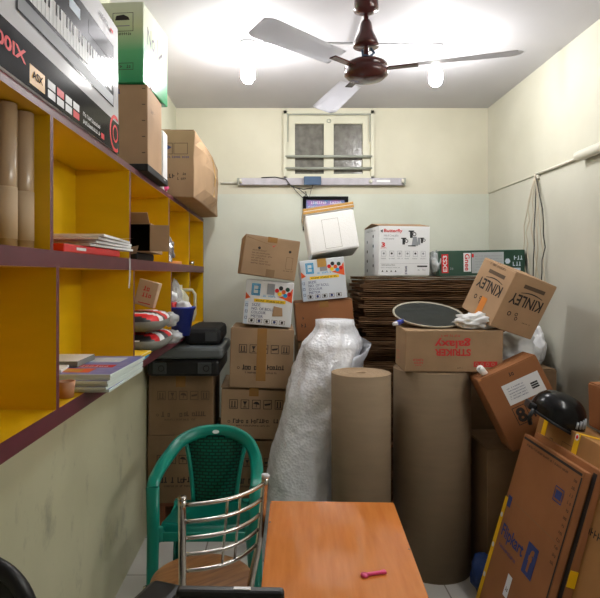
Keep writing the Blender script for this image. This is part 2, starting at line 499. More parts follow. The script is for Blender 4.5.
# window_1: old wooden ventilator
w = MB(); yw = YB
fw = .022
w.box(((WX0 + WX1) / 2, yw + .02, WZ1 - fw / 2), (WX1 - WX0, .09, fw), 'window_paint')
w.box(((WX0 + WX1) / 2, yw + .02, WZ0 + fw / 2), (WX1 - WX0, .09, fw), 'window_paint')
w.box((WX0 + fw / 2, yw + .02, (WZ0 + WZ1) / 2), (fw, .09, WZ1 - WZ0), 'window_paint')
w.box((WX1 - fw / 2, yw + .02, (WZ0 + WZ1) / 2), (fw, .09, WZ1 - WZ0), 'window_paint')
# dark gap line round the sash
for (c, d) in ((((WX0 + WX1) / 2, yw - .026, WZ1 - .028), (.62, .004, .008)), ((WX0 + .03, yw - .026, WZ1 - .13), (.006, .004, .2)), ((WX1 - .03, yw - .026, WZ1 - .13), (.006, .004, .2))):
    w.box(c, d, 'window_grey')
win = struct(w.build('window_1'))
px2 = lambda x: (x - CX) * YB / F
pz2 = lambda y: EYE - (y - CY) * YB / F
s = MB()   # one sash with two openings
sx0, sx1, sz0, sz1 = WX0 + fw, WX1 - fw, WZ0 + fw, WZ1 - fw
p = [(px2(295), px2(324)), (px2(333.7), px2(362.8))]; pz0, pz1 = pz2(173.8), pz2(123.5)
def sb(a, b_, z0, z1): s.box(((a + b_) / 2, yw + .02, (z0 + z1) / 2), (b_ - a, .035, z1 - z0), 'window_paint')
sb(sx0, p[0][0], sz0, sz1); sb(p[0][1], p[1][0], sz0, sz1); sb(p[1][1], sx1, sz0, sz1)
for a, b_ in p: sb(a, b_, sz0, pz0); sb(a, b_, pz1, sz1)
sash = s.build('window_sash', win)
for a, b_ in p:
    g = MB(); g.box(((a + b_) / 2, yw + .028, (pz0 + pz1) / 2), (b_ - a, .006, pz1 - pz0), 'dirty_glass'); g.build('window_pane', sash)
for zz in (pz2(157), pz2(168.8)):
    g = MB(); g.tube([(WX0 + .012, yw - .018, zz), (WX1 - .012, yw - .018, zz)], .010, 'window_grey', n=8); g.build('window_bar', win)
h = MB(); h.tube([(px2(329) + .014 * math.cos(a), yw - .003, pz2(121) + .014 * math.sin(a)) for a in [i * PI / 6 for i in range(12)]], .0025, 'window_grey', n=6, closed=True); h.build('window_ring', win)
slab('trim_3', ((WX0 + WX1) / 2, YB + T_ + .03, (WZ0 + WZ1) / 2), (.8, .02, .6), 'window_grey')

# ------------------------------------------------------------------ lamps, fan, cables on ceiling and walls
def led_bulb(x, y, label, glow='bulb_glow'):
    t = thing('ceiling_bulb', label, 'light bulb', (x, y, ZC), group='glowing bulbs on the ceiling')
    b = MB(); b.lathe([(.0, -.001), (.042, -.001), (.042, -.016), (.026, -.03), (.026, -.085), (.019, -.105), (.0, -.105)], 'bulb_base', 24); b.build('lamp_holder', t)
    b = MB(); b.lathe([(.016, -.105), (.02, -.118), (.033, -.14), (.038, -.168), (.035, -.195), (.022, -.215), (0, -.222)], glow, 14); b.build('bulb', t)
    return t
led_bulb(-.165, 2.97, 'glowing bulb on the ceiling left of the fan')
led_bulb(.845, 3.02, 'glowing bulb on the ceiling right of the fan')
tl = thing('wall_tube_light', 'lit tube light high on the right wall toward the camera', 'tube light', (XR, 1.2, 2.10))
b = MB(); b.box((-.015, 0, 0), (.03, 1.26, .05), 'pvc', bevel=.004); b.build('batten_body', tl)
for sy in (-1, 1):
    b = MB(); b.box((-.045, sy * .61, 0), (.05, .02, .03), 'pvc', bevel=.003); b.build('tube_socket', tl)
b = MB(); b.tube([(-.055, -.598, 0), (-.055, .598, 0)], .013, 'tube_glow', 12); b.build('tube', tl)
c = MB()
c.tube([(-.12, 2.97, ZC - .008), (.845, 3.0, ZC - .008)], .007, 'bulb_base', 8)
c.tube([(.40, 2.98, ZC - .008), (.41, 1.2, ZC - .008), (.44, -1.5, ZC - .008)], .007, 'bulb_base', 8)
tag(c.build('ceiling_conduit'), 'thin white conduit run across the ceiling between bulbs and fan', 'conduit')

FX, FY = .378, 2.43
fan = thing('ceiling_fan', 'dark maroon ceiling fan hanging between the two bulbs', 'fan', (FX, FY, 0))
b = MB(); b.lathe([(0, ZC), (.030, ZC), (.05, ZC - .02), (.054, ZC - .09), (.02, ZC - .105), (0, ZC - .105)], 'fan_brown', 28); b.build('ceiling_canopy', fan)
b = MB(); b.tube([(0, 0, ZC - .04), (0, 0, 2.43)], .011, 'fan_brown', 12); b.build('downrod', fan)
b = MB(); b.lathe([(0, 2.605), (.016, 2.605), (.024, 2.59), (.030, 2.555), (.050, 2.515), (.056, 2.49), (0, 2.49)], 'fan_brown', 28); b.build('lower_canopy', fan)
b = MB()
b.lathe([(0, 2.432), (.03, 2.432), (.04, 2.426), (.07, 2.424), (.09, 2.413), (.094, 2.398), (.088, 2.394), (.094, 2.388), (.094, 2.366), (.075, 2.35), (.03, 2.342), (0, 2.342)], 'fan_brown', 36); b.build('motor', fan)
b = MB(); b.tube([(.018, -.01, 2.48), (.032, -.02, 2.455), (.012, -.022, 2.44), (-.018, -.02, 2.445), (-.02, -.02, 2.47)], .006, 'ballast', 6); b.build('wire', fan)
for k, an in enumerate((-17, 103, 223)):
    T = Matrix.Rotation(R(an), 4, 'Z')
    b = MB()
    def bl(u, v):
        L = .19 + .44 * u
        wv = (.05 + .018 * u) * (1 - max(0, (u - .9) / .1) ** 2 * .35)
        q = (v - .5) * 2
        return (L, q * wv, 2.393 + .012 * q)
    b.grid(bl, 14, 4, 'fan_blade', thick=.003, T=T); bo = b.build('blade', fan)
    b = MB(); b.box((.15, 0, 2.388), (.14, .035, .006), 'fan_brown', T=T, bevel=.002); b.build('blade_bracket', bo)

# old tube light batten on the back wall
tz = 1.5 + (275 - 182.3) / 135
bt = thing('tube_light_batten', 'long pale tube light batten without a tube under the window', 'light fitting', (px2(321), YB, tz))
b = MB(); b.box((0, -.022, 0), (1.2, .042, .052), 'batten', bevel=.004); b.build('batten_body', bt)
for sx in (-1, 1):
    b = MB(); b.box((sx * .608, -.03, 0), (.02, .05, .05), 'window_grey', bevel=.004); b.tube([(sx * .6, -.06, 0), (sx * .585, -.06, 0)], .016, 'pvc', 12); b.build('tube_socket', bt)
b = MB(); b.box((px2(312) - px2(321), -.055, .002), (.125, .03, .062), 'ballast', bevel=.004); b.build('ballast', bt)['label'] = 'blue ballast box'
b = MB(); b.box((px2(389) - px2(321) - .05, -.0445, .002), (.1, .001, .016), 'paper_white'); b.build('sticker', bt)
b = MB(); b.tube([(.36, -.045, 0), (.36, -.056, 0)], .014, 'pvc', 12); b.build('starter', bt)
b = MB()
b.tube([(-.44, -.045, .026), (-.34, -.05, .03), (-.26, -.05, .015), (-.22, -.05, -.04), (-.13, -.05, -.06), (-.07, -.05, -.05), (-.06, -.05, -.02)], .004, 'cable_dark', 6)
b.tube([(-.22, -.05, -.03), (-.18, -.05, -.08), (-.14, -.05, -.12), (-.11, -.05, -.10), (-.12, -.05, -.07)], .003, 'cable_dark', 6)
b.tube([(-.25, -.05, -.02), (-.16, -.05, -.06), (-.09, -.05, -.12), (-.075, -.05, -.06)], .003, 'cable_dark', 6)
b.build('loose_wire', bt)
b = MB(); b.tube([(-.62, -.012, -.005), (-.74, -.012, -.008)], .008, 'pvc', 8); b.build('conduit_stub', bt)

# framed picture
pc = thing('framed_picture', 'black framed colourful picture on the back wall behind the foam box', 'picture', ((px2(302.6) + px2(348)) / 2, YB, 1.83))
b = MB()
fwid, fh = .335, .25
for (c_, d_) in (((0, -.01, fh - .0125), (fwid, .02, .025)), ((0, -.01, .0125), (fwid, .02, .025)), ((-fwid / 2 + .0125, -.01, fh / 2), (.025, .02, fh - .05)), ((fwid / 2 - .0125, -.01, fh / 2), (.025, .02, fh - .05))):
    b.box(c_, d_, 'black_gloss')
b.build('frame', pc)
b = MB(); b.box((0, -.006, fh / 2), (fwid - .05, .006, fh - .05), 'screen_art')
Mx = Matrix(((1, 0, 0, -fwid / 2), (0, 0, -1, -.0092), (0, 1, 0, 0), (0, 0, 0, 1)))
b.scrib(Mx, .06, .195, .23, .02, 'white_print', seed=5); b.scrib(Mx, .04, .17, .25, .012, 'pale_blue_print', seed=8); b.rect(Mx, .03, .03, .275, .05, 'logo_blue', .0008)
b.build('picture_print', pc)

# right wall: cable, bundle of hanging wires, pipe stub
Xw = XR - .012
b = MB(); b.tube([(Xw, 3.36, 2.105), (Xw, 3.1, 2.104), (Xw - .002, 2.85, 2.104)], .008, 'pvc', 8)
tag(b.build('wall_conduit'), 'thin pale conduit along the right wall ending at the hanging wires', 'conduit')
b = MB(); b.tube([(Xw - .022, 2.85, 2.104), (Xw - .022, 2.2, 2.104)], .026, 'pvc', 20, caps=False); b.tube([(Xw - .022, 2.84, 2.104), (Xw - .022, 2.2, 2.104)], .021, 'black_matte', 16)
b.box((Xw + .0045, 2.45, 2.104), (.015, .03, .06), 'pvc')
tag(b.build('wall_pipe'), 'stub of pale pipe with a dark open end high on the right wall', 'pipe')
b = MB(); rr = random.Random(3)
for k in range(7):
    y0 = 3.36 + rr.uniform(-.01, .01); L = rr.uniform(.62, .8); am = rr.uniform(-.09, .13)
    pts = [(Xw - .004 - .02 * math.sin(q * PI) * rr.random(), y0 + am * math.sin(q * PI * 1.1) + rr.uniform(-.006, .006) + .14 * q * (k - 3) / 3, 2.11 - L * q) for q in [i / 9 for i in range(10)]]
    b.tube(pts, .0032, 'cable_dark' if k in (1, 4) else 'cable_pale', 6)
b.box((XR - .008, 3.36, 2.09), (.016, .05, .03), 'pvc'); tag(b.build('wire_bundle'), 'bundle of loose pale wires hanging down the right wall by the corner', 'wires')

# ------------------------------------------------------------------ yellow shelf unit on the left wall
XS = -.556
DIV = [.64, 1.37, 2.09, 2.83, 3.467, 4.115]
sh = thing('wall_shelf_unit', 'long yellow shelf unit with maroon edges on the left wall', 'shelf', (XS, .62, 1.121))
def L(x, y, z): return (x - XS, y - .62, z - 1.121)
y0, y1 = .62, YB - .01; ym, yl = (y0 + y1) / 2, y1 - y0
xm, dx = (XL + .008 + XS) / 2, XS - XL - .008
fmt = {'+x': 'maroon'}
b = MB(); b.box(L(XL + .004, ym, 1.516), (.007, yl, .79), 'yellow_laminate'); b.build('back_panel', sh)
b = MB(); b.box(L(xm, ym, 1.900), (dx, yl, .022), 'yellow_laminate', facemats={'+x': 'maroon', '+z': 'maroon'}); b.build('top_board', sh)
b = MB(); b.box(L(xm, ym, 1.540), (dx, yl, .042), 'yellow_laminate', facemats=fmt); b.build('middle_board', sh)
b = MB(); b.box(L(xm, ym, 1.1425), (dx, yl, .043), 'yellow_laminate', facemats=fmt); b.build('bottom_board', sh)
for q_, d in enumerate(DIV):
    for z0, z1 in ((1.164, 1.519), (1.561, 1.889)):
        if z0 < 1.2: d = d + (0, .037, .057, .06, .03, 0)[q_]
        else: d = DIV[q_]
        b = MB(); b.box(L(xm, d, (z0 + z1) / 2), (dx, .019, z1 - z0), 'yellow_laminate', facemats=fmt); b.build('divider', sh)

# ---- on top of the shelf
ZT = 1.912
def art_keyboard(b, W, D, H):
    Mr = fm('right', W, D, H)                      # u along the shelf, v up
    Y0, Z0 = .93, ZT
    def rc(ya, za, yb, zb, m, n=.0012): b.rect(Mr, ya - Y0, za - Z0, yb - ya, zb - za, m, n)
    rc(.93, 1.914, 1.93, 2.016, 'box_black', .001)
    rc(1.175, 2.058, 1.865, 2.262, 'print_dark_gloss', .001)
    rc(1.18, 2.062, 1.86, 2.095, 'grey_print', .0016)
    rc(1.20, 2.106, 1.84, 2.172, 'white_print', .0016)
    n = 28
    for i in range(n):
        yy = 1.205 + .63 * i / n
        rc(yy, 2.106, yy + .0014, 2.172, 'print_dark_gloss', .002)
        if i % 7 not in (2, 6): rc(yy + .017, 2.140, yy + .027, 2.172, 'print_dark_gloss', .0024)
    rc(1.47, 2.205, 1.55, 2.235, 'pale_blue_print', .0016)
    rc(1.25, 2.21, 1.38, 2.214, 'grey_print', .0016); rc(1.25, 2.23, 1.38, 2.234, 'grey_print', .0016); rc(1.62, 2.2, 1.8, 2.24, 'box_black', .0016)
    b.text(Mr, 'K9000IX', .985 - Y0, 1.956 - Z0, .235, .03, 'red_print', bold=.03)
    rc(1.237, 1.925, 1.318, 1.968, 'gold_print'); b.text(Mr, 'ASX', 1.25 - Y0, 1.94 - Z0, .055, .018, 'print_dark_gloss', .002, bold=.02)
    for r_ in range(2):
        for k in range(4):
            rc(1.335 + .055 * k, 1.925 + .023 * r_, 1.38 + .055 * k, 1.944 + .023 * r_, 'red_print' if (k, r_) in ((1, 1), (3, 0)) else 'white_print')
        b.scrib(Mr, 1.575 - Y0, 1.928 + .021 * r_ - Z0, .15, .011, 'white_print', seed=21 + r_)
    rc(1.735, 1.925, 1.765, 1.942, 'red_print')
    b.disc(Mr, 1.885 - Y0, 1.975 - Z0, .062, 'red_print', .0012, r2=.05, sy=1, a0=R(60), a1=R(300)); b.disc(Mr, 1.885 - Y0, 1.975 - Z0, .03, 'red_print', .0012, r2=.022)
    b.scrib(Mr, 1.70 - Y0, 2.30 - Z0, .1, .014, 'print_dark_gloss', seed=31); b.rect(Mr, 1.83 - Y0, 2.3 - Z0, .03, .01, 'red_print')
    Mf = fm('front', W, D, H); b.rect(Mf, .01, .02, W - .02, .09, 'box_black')
carton('keyboard_carton', 'black and white carton with a picture of a piano keyboard on top of the shelf', 'box', (-.627, 1.43, ZT), (0, 0, 0), (.15, 1.0, .438), 'carton_white_gloss', art_keyboard, tape=None, flaps=False)

def art_no1(b, W, D, H):
    Mf, Mr = fm('front', W, D, H), fm('right', W, D, H)
    b.frame(Mf, .095, .205, .085, .075, .002, 'ink', .001); b.poly(Mf, [(.105, .25), (.165, .25), (.16, .262), (.14, .272), (.11, .268)], 'ink')
    b.rect(Mf, .105, .225, .06, .004, 'grey_print'); b.scrib(Mf, .10, .19, .075, .01, 'ink', seed=4)
    b.frame(Mf, .12, .05, .06, .028, .002, 'ink'); b.scrib(Mf, .127, .057, .045, .013, 'ink', seed=6)
    b.text(Mr, 'No.1', .05, .17, .14, .075, 'dark_print', bold=.01); b.poly(Mr, [(.2, .16), (.26, .2), (.25, .21), (.2, .175)], 'ink'); b.scrib(Mr, .08, .06, .2, .02, 'white_print', seed=9)
carton('green_carton', 'green and cream glossy carton stacked near the ceiling on a brown one', 'box', (-.640, 2.425, 2.275), (0, 0, -5), (.22, .34, .324), 'green_fade_print', art_no1, tape=None, flaps=False)
def art_tall(b, W, D, H):
    Mf, Mr = fm('front', W, D, H), fm('right', W, D, H)
    b.scrib(Mf, .05, .29, .06, .02, 'ink_blue', seed=2)
    b.scrib(Mr, .06, .23, .13, .018, 'ink_soft', seed=12); b.scrib(Mr, .08, .19, .09, .016, 'ink_soft', seed=13); b.rect(Mr, .04, .325, .04, .012, 'ink_soft')
    for k in range(5): b.rect(Mf, W - .022, .05 + .065 * k, .014, .004, 'ink_soft')
carton('brown_carton', 'upright brown carton on the shelf top under the green carton', 'box', (-.640, 2.4, 1.943), (0, 0, 0), (.215, .27, .328), 'kraft_light', art_tall, tape=None, flaps=False)
b = MB(); b.box((0, 0, .0145), (.225, .40, .029), 'black_matte', bevel=.003); b.rect(Matrix(((0, 0, 1, .1125), (1, 0, 0, 0), (0, 1, 0, .014), (0, 0, 0, 1))), .1, 0, .04, .006, 'grey_print')
tag(b.build('flat_black_box', loc=(-.632, 2.42, ZT + .001)), 'flat black box under the upright brown carton on the shelf top', 'box')
b = MB(); b.box((0, 0, .15), (.17, .10, .30), 'bag_white', bevel=.008); b.blob((.068, .0, .026), (.03, .045, .025), 'pink', seed=4, sub=3)
tag(b.build('white_packet', loc=(-.652, 2.80, ZT + .001)), 'narrow white packet with pink bottom between cartons on the shelf top', 'packet')
def art_big(b, W, D, H):
    Mf, Mr, Mb = fm('front', W, D, H), fm('right', W, D, H), fm('bottom', W, D, H)
    b.frame(Mf, W - .2, .225, .085, .06, .003, 'ink_soft'); b.frame(Mf, W - .11, .225, .075, .06, .003, 'ink_soft')
    b.poly(Mf, [(W - .185, .255), (W - .15, .255), (W - .15, .245), (W - .12, .262), (W - .15, .278), (W - .15, .268), (W - .185, .268)], 'ink_blue')
    b.scrib(Mf, W - .2, .205, .17, .012, 'ink_blue', seed=3); b.scrib(Mf, W - .2, .10, .10, .022, 'ink', seed=5); b.scrib(Mf, W - .09, .115, .05, .014, 'ink', seed=6); b.scrib(Mf, W - .09, .09, .06, .014, 'ink', seed=7)
    b.rect(Mr, .5, .07, .05, .29, 'tape_brown', .001)
    for k in range(9): b.rect(Mr, .05 + .11 * k, .30 - .02 * (k % 3), .02, .004, 'ink_soft')
    b.poly(Mr, [(.55, .02), (.6, .02), (.95, .17), (.92, .18)], 'kraft_light', .001)
t = carton('large_brown_carton', 'large bulging brown carton at the far end of the shelf top', 'box', (-.600, 3.49, ZT - .001), (0, 0, 0), (.31, 1.08, .355), 'kraft', art_big, tape='tape_clear', jit=(.004, 0, .01), tape_front=0, bulge=.05)

# ---- upper row of bays (board top 1.561)
Z1 = 1.5615
def paper_tube(x, y, lab, h_, lean):
    b = MB(); b.lathe([(0, 0), (.026, 0), (.026, h_), (.021, h_), (.021, h_ - .05), (0, h_ - .05)], 'tube_film', 24)
    b.lathe([(.0266, .02), (.0266, h_ * .42)], 'kraft_pale', 24)
    return tag(b.build('paper_tube', loc=(x, y, Z1), rot=(R(lean), 0, 0)), lab, 'tube', 'brown paper tubes in the first shelf bay')
paper_tube(-.612, 1.335, 'brown paper tube standing against the first yellow divider', .324, 0)
paper_tube(-.618, 1.262, 'middle brown paper tube standing in the nearest upper bay', .325, 0)
paper_tube(-.625, 1.19, 'brown paper tube nearest the camera in the upper bay', .318, 0)
b = MB(); b.box((0, 0, .011), (.17, .46, .022), 'red_plastic', bevel=.003); b.rect(Matrix(((0, 0, 1, .085), (1, 0, 0, -.23), (0, 1, 0, 0), (0, 0, 0, 1))), .08, .007, .07, .008, 'white_print')
tag(b.build('red_packet', loc=(-.640, 1.70, Z1), rot=(0, 0, R(-2))), 'flat red packet at the front of the second upper bay', 'packet')
def paper_fn(u, v):
    return (-.09 + .21 * u, -.26 + .5 * v, .014 * math.sin(v * 4 + u) ** 2 + .006 * u)
for k in range(4):
    b = MB(); b.box((0, 0, .0045), (.20, .40 - .03 * (k % 2), .008), 'paper_white', bevel=.0015)
    if k == 3: b.grid(lambda u, v: (-.09 + .20 * u, .02 + .19 * v, .010 + .016 * u * v + .004 * math.sin(u * 5)), 6, 8, 'paper_white', thick=.002)
    tag(b.build('paper_sheaf', loc=(-.640 + .007 * k, 1.84 - .012 * k, Z1 + .0232 + .0088 * k), rot=(0, 0, R(2.2 * k - 3))),
        'white sheaf of loose papers lying in the second upper bay', 'paper', 'loose papers in the second upper bay')
b = MB(); b.grid(lambda u, v: (-.04 + .05 * min(1, v * 4) + .004 * math.sin(3 * v), -.012 + .024 * u, .0015 - .15 * max(0, v - .25)), 2, 16, 'clear_plastic', thick=.001)
tag(b.build('plastic_strip', loc=(-.562, 2.06, 1.5625)), 'strip of clear plastic hanging over the middle board', 'strip')
b = MB(); b.box((0, 0, .015), (.19, .30, .03), 'black_matte', bevel=.006); tag(b.build('black_tray', loc=(-.655, 2.36, Z1)), 'flat black box lying under the open carton', 'box')
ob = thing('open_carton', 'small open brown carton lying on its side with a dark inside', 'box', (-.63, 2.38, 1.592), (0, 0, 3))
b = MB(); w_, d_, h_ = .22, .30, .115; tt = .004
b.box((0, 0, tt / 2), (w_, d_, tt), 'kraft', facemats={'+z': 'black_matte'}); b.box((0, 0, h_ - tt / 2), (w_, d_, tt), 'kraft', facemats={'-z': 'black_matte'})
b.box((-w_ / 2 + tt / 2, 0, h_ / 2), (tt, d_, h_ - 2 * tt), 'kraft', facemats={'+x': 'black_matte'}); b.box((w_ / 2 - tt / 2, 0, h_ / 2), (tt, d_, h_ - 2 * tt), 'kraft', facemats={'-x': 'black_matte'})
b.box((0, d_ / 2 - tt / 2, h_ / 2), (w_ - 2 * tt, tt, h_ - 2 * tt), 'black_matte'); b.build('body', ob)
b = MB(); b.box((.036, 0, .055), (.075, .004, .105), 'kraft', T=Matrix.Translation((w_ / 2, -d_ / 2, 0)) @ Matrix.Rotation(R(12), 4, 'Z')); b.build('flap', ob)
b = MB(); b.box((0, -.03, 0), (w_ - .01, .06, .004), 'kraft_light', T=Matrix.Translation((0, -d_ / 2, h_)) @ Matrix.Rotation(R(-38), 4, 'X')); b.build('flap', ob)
b = MB(); b.grid(lambda u, v: (-.08 + .14 * u, -.07 + .1 * v, .015 + .035 * u * (1 - v)), 4, 4, 'kraft', thick=.002)
tag(b.build('brown_paper', loc=(-.615, 2.18, Z1 + .002), rot=(0, 0, R(20))), 'crumpled sheet of brown paper below the open carton', 'paper')
b = MB(); b.blob((0, 0, .065), (.045, .05, .065), 'foil', seed=2, amp=.5, freq=2.5, flat=-.06)
tag(b.build('foil_packet', loc=(-.60, 2.93, Z1)), 'crumpled silver foil packet in the fourth upper bay', 'packet')
b = MB(); b.box((0, 0, .008), (.12, .22, .016), 'tape_orange', bevel=.002); tag(b.build('orange_packet', loc=(-.63, 3.12, Z1), rot=(0, 0, R(-6))), 'flat orange packet lying in the fourth upper bay', 'packet')
b = MB(); b.lathe([(0, 0), (.02, 0), (.022, .03), (.018, .03), (.018, .006), (0, .006)], 'steel', 20); tag(b.build('small_tin', loc=(-.59, 3.75, Z1)), 'tiny metal tin in the last upper bay', 'tin')

# ---- lower row of bays (board top 1.164)
Z0 = 1.1645
n_mag = 6
for k in range(n_mag):
    t_ = .0088; top = k == n_mag - 1
    b = MB(); b.box((0, 0, t_ / 2), (.265, .36, t_ - .0006), 'page_edge', facemats={'+z': 'cover_blue', '-z': 'paper_white'}, bevel=.001)
    if top:
        Mt = fm('top', .265, .36, t_ - .0003)
        b.rect(Mt, .02, .22, .2, .10, 'pale_blue_print', .0005); b.rect(Mt, .04, .03, .15, .07, 'orange_print', .0005); b.rect(Mt, .05, .12, .18, .05, 'red_print', .0005)
        b.text(Mt, 'ONE', .245, .23, -.03, .09, 'white_print', .001, bold=.02, rot=0) if False else None
        b.scrib(Mt, .04, .24, .17, .03, 'white_print', .001, seed=14); b.scrib(Mt, .06, .13, .16, .02, 'white_print', .001, seed=15); b.rect(Mt, .06, .04, .10, .045, 'gold_print', .001)
    o = b.build('magazine', loc=(-.612 + random.uniform(-.004, .004) + .001 * k, 1.775 + random.uniform(-.006, .006), Z0 + .0088 * k), rot=(0, 0, R(random.uniform(-1, 1) - 2)))
    tag(o, 'topmost magazine with a blue and red cover on the lower shelf pile' if top else 'pale-edged magazine in the lower shelf pile below the blue cover', 'magazine', 'magazines piled on the lower shelf')
b = MB(); b.box((0, 0, .009), (.12, .16, .018), 'grey_stripe', facemats={'+z': 'paper_white'}, bevel=.001); tag(b.build('booklet', loc=(-.675, 1.79, Z0 + .0536)), 'thick white booklet lying on the magazines', 'book')
b = MB(); b.box((0, 0, .004), (.11, .12, .008), 'paper_white', bevel=.001); tag(b.build('envelope', loc=(-.69, 1.665, Z0 + .0536), rot=(0, 0, R(8))), 'small white envelope at the near end of the magazines', 'paper')
b = MB(); b.lathe([(0, 0), (.019, 0), (.024, .045), (.021, .045), (.017, .006), (0, .006)], 'clay', 24); tag(b.build('clay_cup', loc=(-.583, 1.535, Z0)), 'small tan clay cup beside the lower divider', 'cup')
for k, (mm, dz) in enumerate((('cover_blue', 0), ('yellow_print', .0125))):
    b = MB(); b.box((0, 0, .006), (.2, .15, .012), 'paper_white', facemats={'+z': mm, '+x': 'logo_blue' if k == 0 else 'yellow_print', '-y': mm}, bevel=.001)
    tag(b.build('notebook', loc=(-.635 + .004 * k, 2.245, Z0 + dz), rot=(0, 0, R(3 - 5 * k))), ('blue' if k == 0 else 'yellow') + ' covered notebook in front of the bedding bags', 'book', 'notebooks in the third lower bay')
def bedding(z, y, lab, seed):
    t = thing('bedding_bag', lab, 'bag', (-.625, y, z), (0, 0, 4 * (seed - 1)), 'bedding bags in the third lower bay')
    b = MB()
    def sup(u, v, rx, ry, rz, e=.55):
        th = (u - .5) * 2 * PI; ph = (v - .5) * PI
        pw = lambda a, q: math.copysign(abs(a) ** q, a)
        return Vector((rx * pw(math.cos(ph), e) * pw(math.cos(th), e), ry * pw(math.cos(ph), e) * pw(math.sin(th), e), rz * pw(math.sin(ph), .8) + .043 + .004 * noise.noise(Vector((th * 2, ph * 3, seed)))))
    b.grid(lambda u, v: sup(u, v, .122, .225, .042), 40, 16, 'grey_stripe')
    b.bm.faces.ensure_lookup_table()
    for f in b.bm.faces:
        c_ = f.calc_center_median()
        if c_.z > .052:
            k = int((c_.y + .3) / .06 + seed * .5 + c_.x * 6) % 3
            f.material_index = b.mi(('red_print', 'white_print', 'dark_print')[k])
    b.build('wrapped_bundle', t)
    b = MB(); b.blob((.10, .17, .035), (.05, .055, .032), 'clear_plastic', seed=seed, amp=.4, sub=3); b.build('plastic_end', t)
bedding(Z0, 2.555, 'lower of two red and grey bedding bags on the lower shelf', 1)
bedding(Z0 + .087, 2.53, 'upper of two red and grey bedding bags on the lower shelf', 2)
def art_sm(b, W, D, H):
    Mf = fm('front', W, D, H); b.rect(Mf, .02, .012, W - .04, .004, 'ink_red')
    b.scrib(Mf, .03, .07, .05, .022, 'ink_red', seed=3); b.scrib(Mf, .03, .042, .05, .02, 'ink_red', seed=5)
carton('small_carton', 'small pale carton with red print leaning above the bedding bags', 'box', (-.612, 2.55, Z0 + .195), (0, 14, 0), (.095, .05, .118), 'kraft_pale', art_sm, tape=None, flaps=False)

bk = thing('bucket', 'blue plastic bucket full of odds and ends at the shelf front', 'bucket', (-.556, 3.12, Z0))
b = MB(); b.lathe([(0, 0), (.058, 0), (.084, .145), (.092, .148), (.092, .16), (.08, .16), (.055, .006), (0, .006)], 'bucket_blue', 32); b.build('bucket_body', bk)
b = MB(); b.tube([(.086 * math.cos(a), .02, .15 - .03 * math.sin(a)) for a in [PI * i / 12 for i in range(13)]], .003, 'steel', 6); b.build('handle', bk)
b = MB(); b.lathe([(0, 0), (.030, 0), (.033, .08), (.028, .09), (.028, .1), (0, .1)], 'red_plastic', 20); tag(b.build('red_jar', loc=(-.593, 3.10, Z0 + .085)), 'red jar standing in the blue bucket', 'jar')
b = MB(); b.blob((0, 0, .03), (.035, .035, .03), 'bag_white', seed=8, sub=3); tag(b.build('white_cloth', loc=(-.598, 3.10, Z0 + .186)), 'scrap of white cloth on the red jar', 'cloth')
b = MB(); b.blob((0, 0, .035), (.04, .04, .04), 'bag_white', seed=3, amp=.35, sub=3); tag(b.build('white_bag', loc=(-.528, 3.10, Z0 + .118)), 'crumpled white bag poking out of the blue bucket', 'bag')
jg = thing('white_jug', 'white plastic jug with a looped handle behind the bucket', 'jug', (-.612, 3.40, Z0))
b = MB(); b.lathe([(0, 0), (.06, 0), (.065, .02), (.065, .2), (.04, .235), (.025, .25), (.025, .275), (0, .275)], 'cream_plastic', 28); b.build('jug_body', jg)
b = MB(); b.tube([(.05, 0, .05), (.09, 0, .06), (.102, 0, .10), (.102, 0, .22), (.085, 0, .245), (.02, 0, .245)], .009, 'cream_plastic', 10); b.build('handle', jg)
b = MB(); b.box((.0655, 0, .11), (.002, .06, .08), 'red_print'); b.build('sticker', jg)
b = MB(); b.blob((0, 0, .15), (.05, .04, .15), 'clear_plastic', seed=6, amp=.35, freq=2.5, flat=-.145)
tag(b.build('clear_bag', loc=(-.615, 3.27, Z0)), 'clear crumpled plastic bag standing behind the bucket', 'bag')
b = MB(); b.lathe([(.06, 0), (.075, 0), (.075, .012), (.06, .012), (.06, 0)], 'black_plastic', 28)
tag(b.build('black_ring', loc=(-.67, 2.92, Z0 + .082), rot=(0, R(72), R(-25))), 'black plastic ring leaning beside the bucket', 'ring')

# ------------------------------------------------------------------ cartons at the back left
def icons(b, Mf, u, v, s_, n, m='ink_soft'):
    for k in range(n):
        x = u + k * s_ * 1.35
        b.frame(Mf, x, v, s_, s_ * 1.1, s_ * .07, m)
        if k % 4 == 0:
            for q in (.25, .6): b.rect(Mf, x + s_ * q, v + s_ * .2, s_ * .12, s_ * .7, m)
            b.rect(Mf, x + s_ * .15, v + s_ * .15, s_ * .7, s_ * .08, m)
        elif k % 4 == 1:
            b.poly(Mf, [(x + s_ * .25, v + s_ * .9), (x + s_ * .75, v + s_ * .9), (x + s_ * .55, v + s_ * .5), (x + s_ * .45, v + s_ * .5)], m); b.rect(Mf, x + s_ * .46, v + s_ * .25, s_ * .08, s_ * .3, m); b.rect(Mf, x + s_ * .3, v + s_ * .18, s_ * .4, s_ * .08, m)
        elif k % 4 == 2:
            b.disc(Mf, x + s_ * .5, v + s_ * .5, s_ * .38, m, a0=0, a1=PI, k=10); b.rect(Mf, x + s_ * .46, v + s_ * .2, s_ * .08, s_ * .35, m)
        else:
            b.poly(Mf, [(x + s_ * .1, v + s_ * .6), (x + s_ * .9, v + s_ * .75), (x + s_ * .8, v + s_ * .5), (x + s_ * .2, v + s_ * .4)], m)
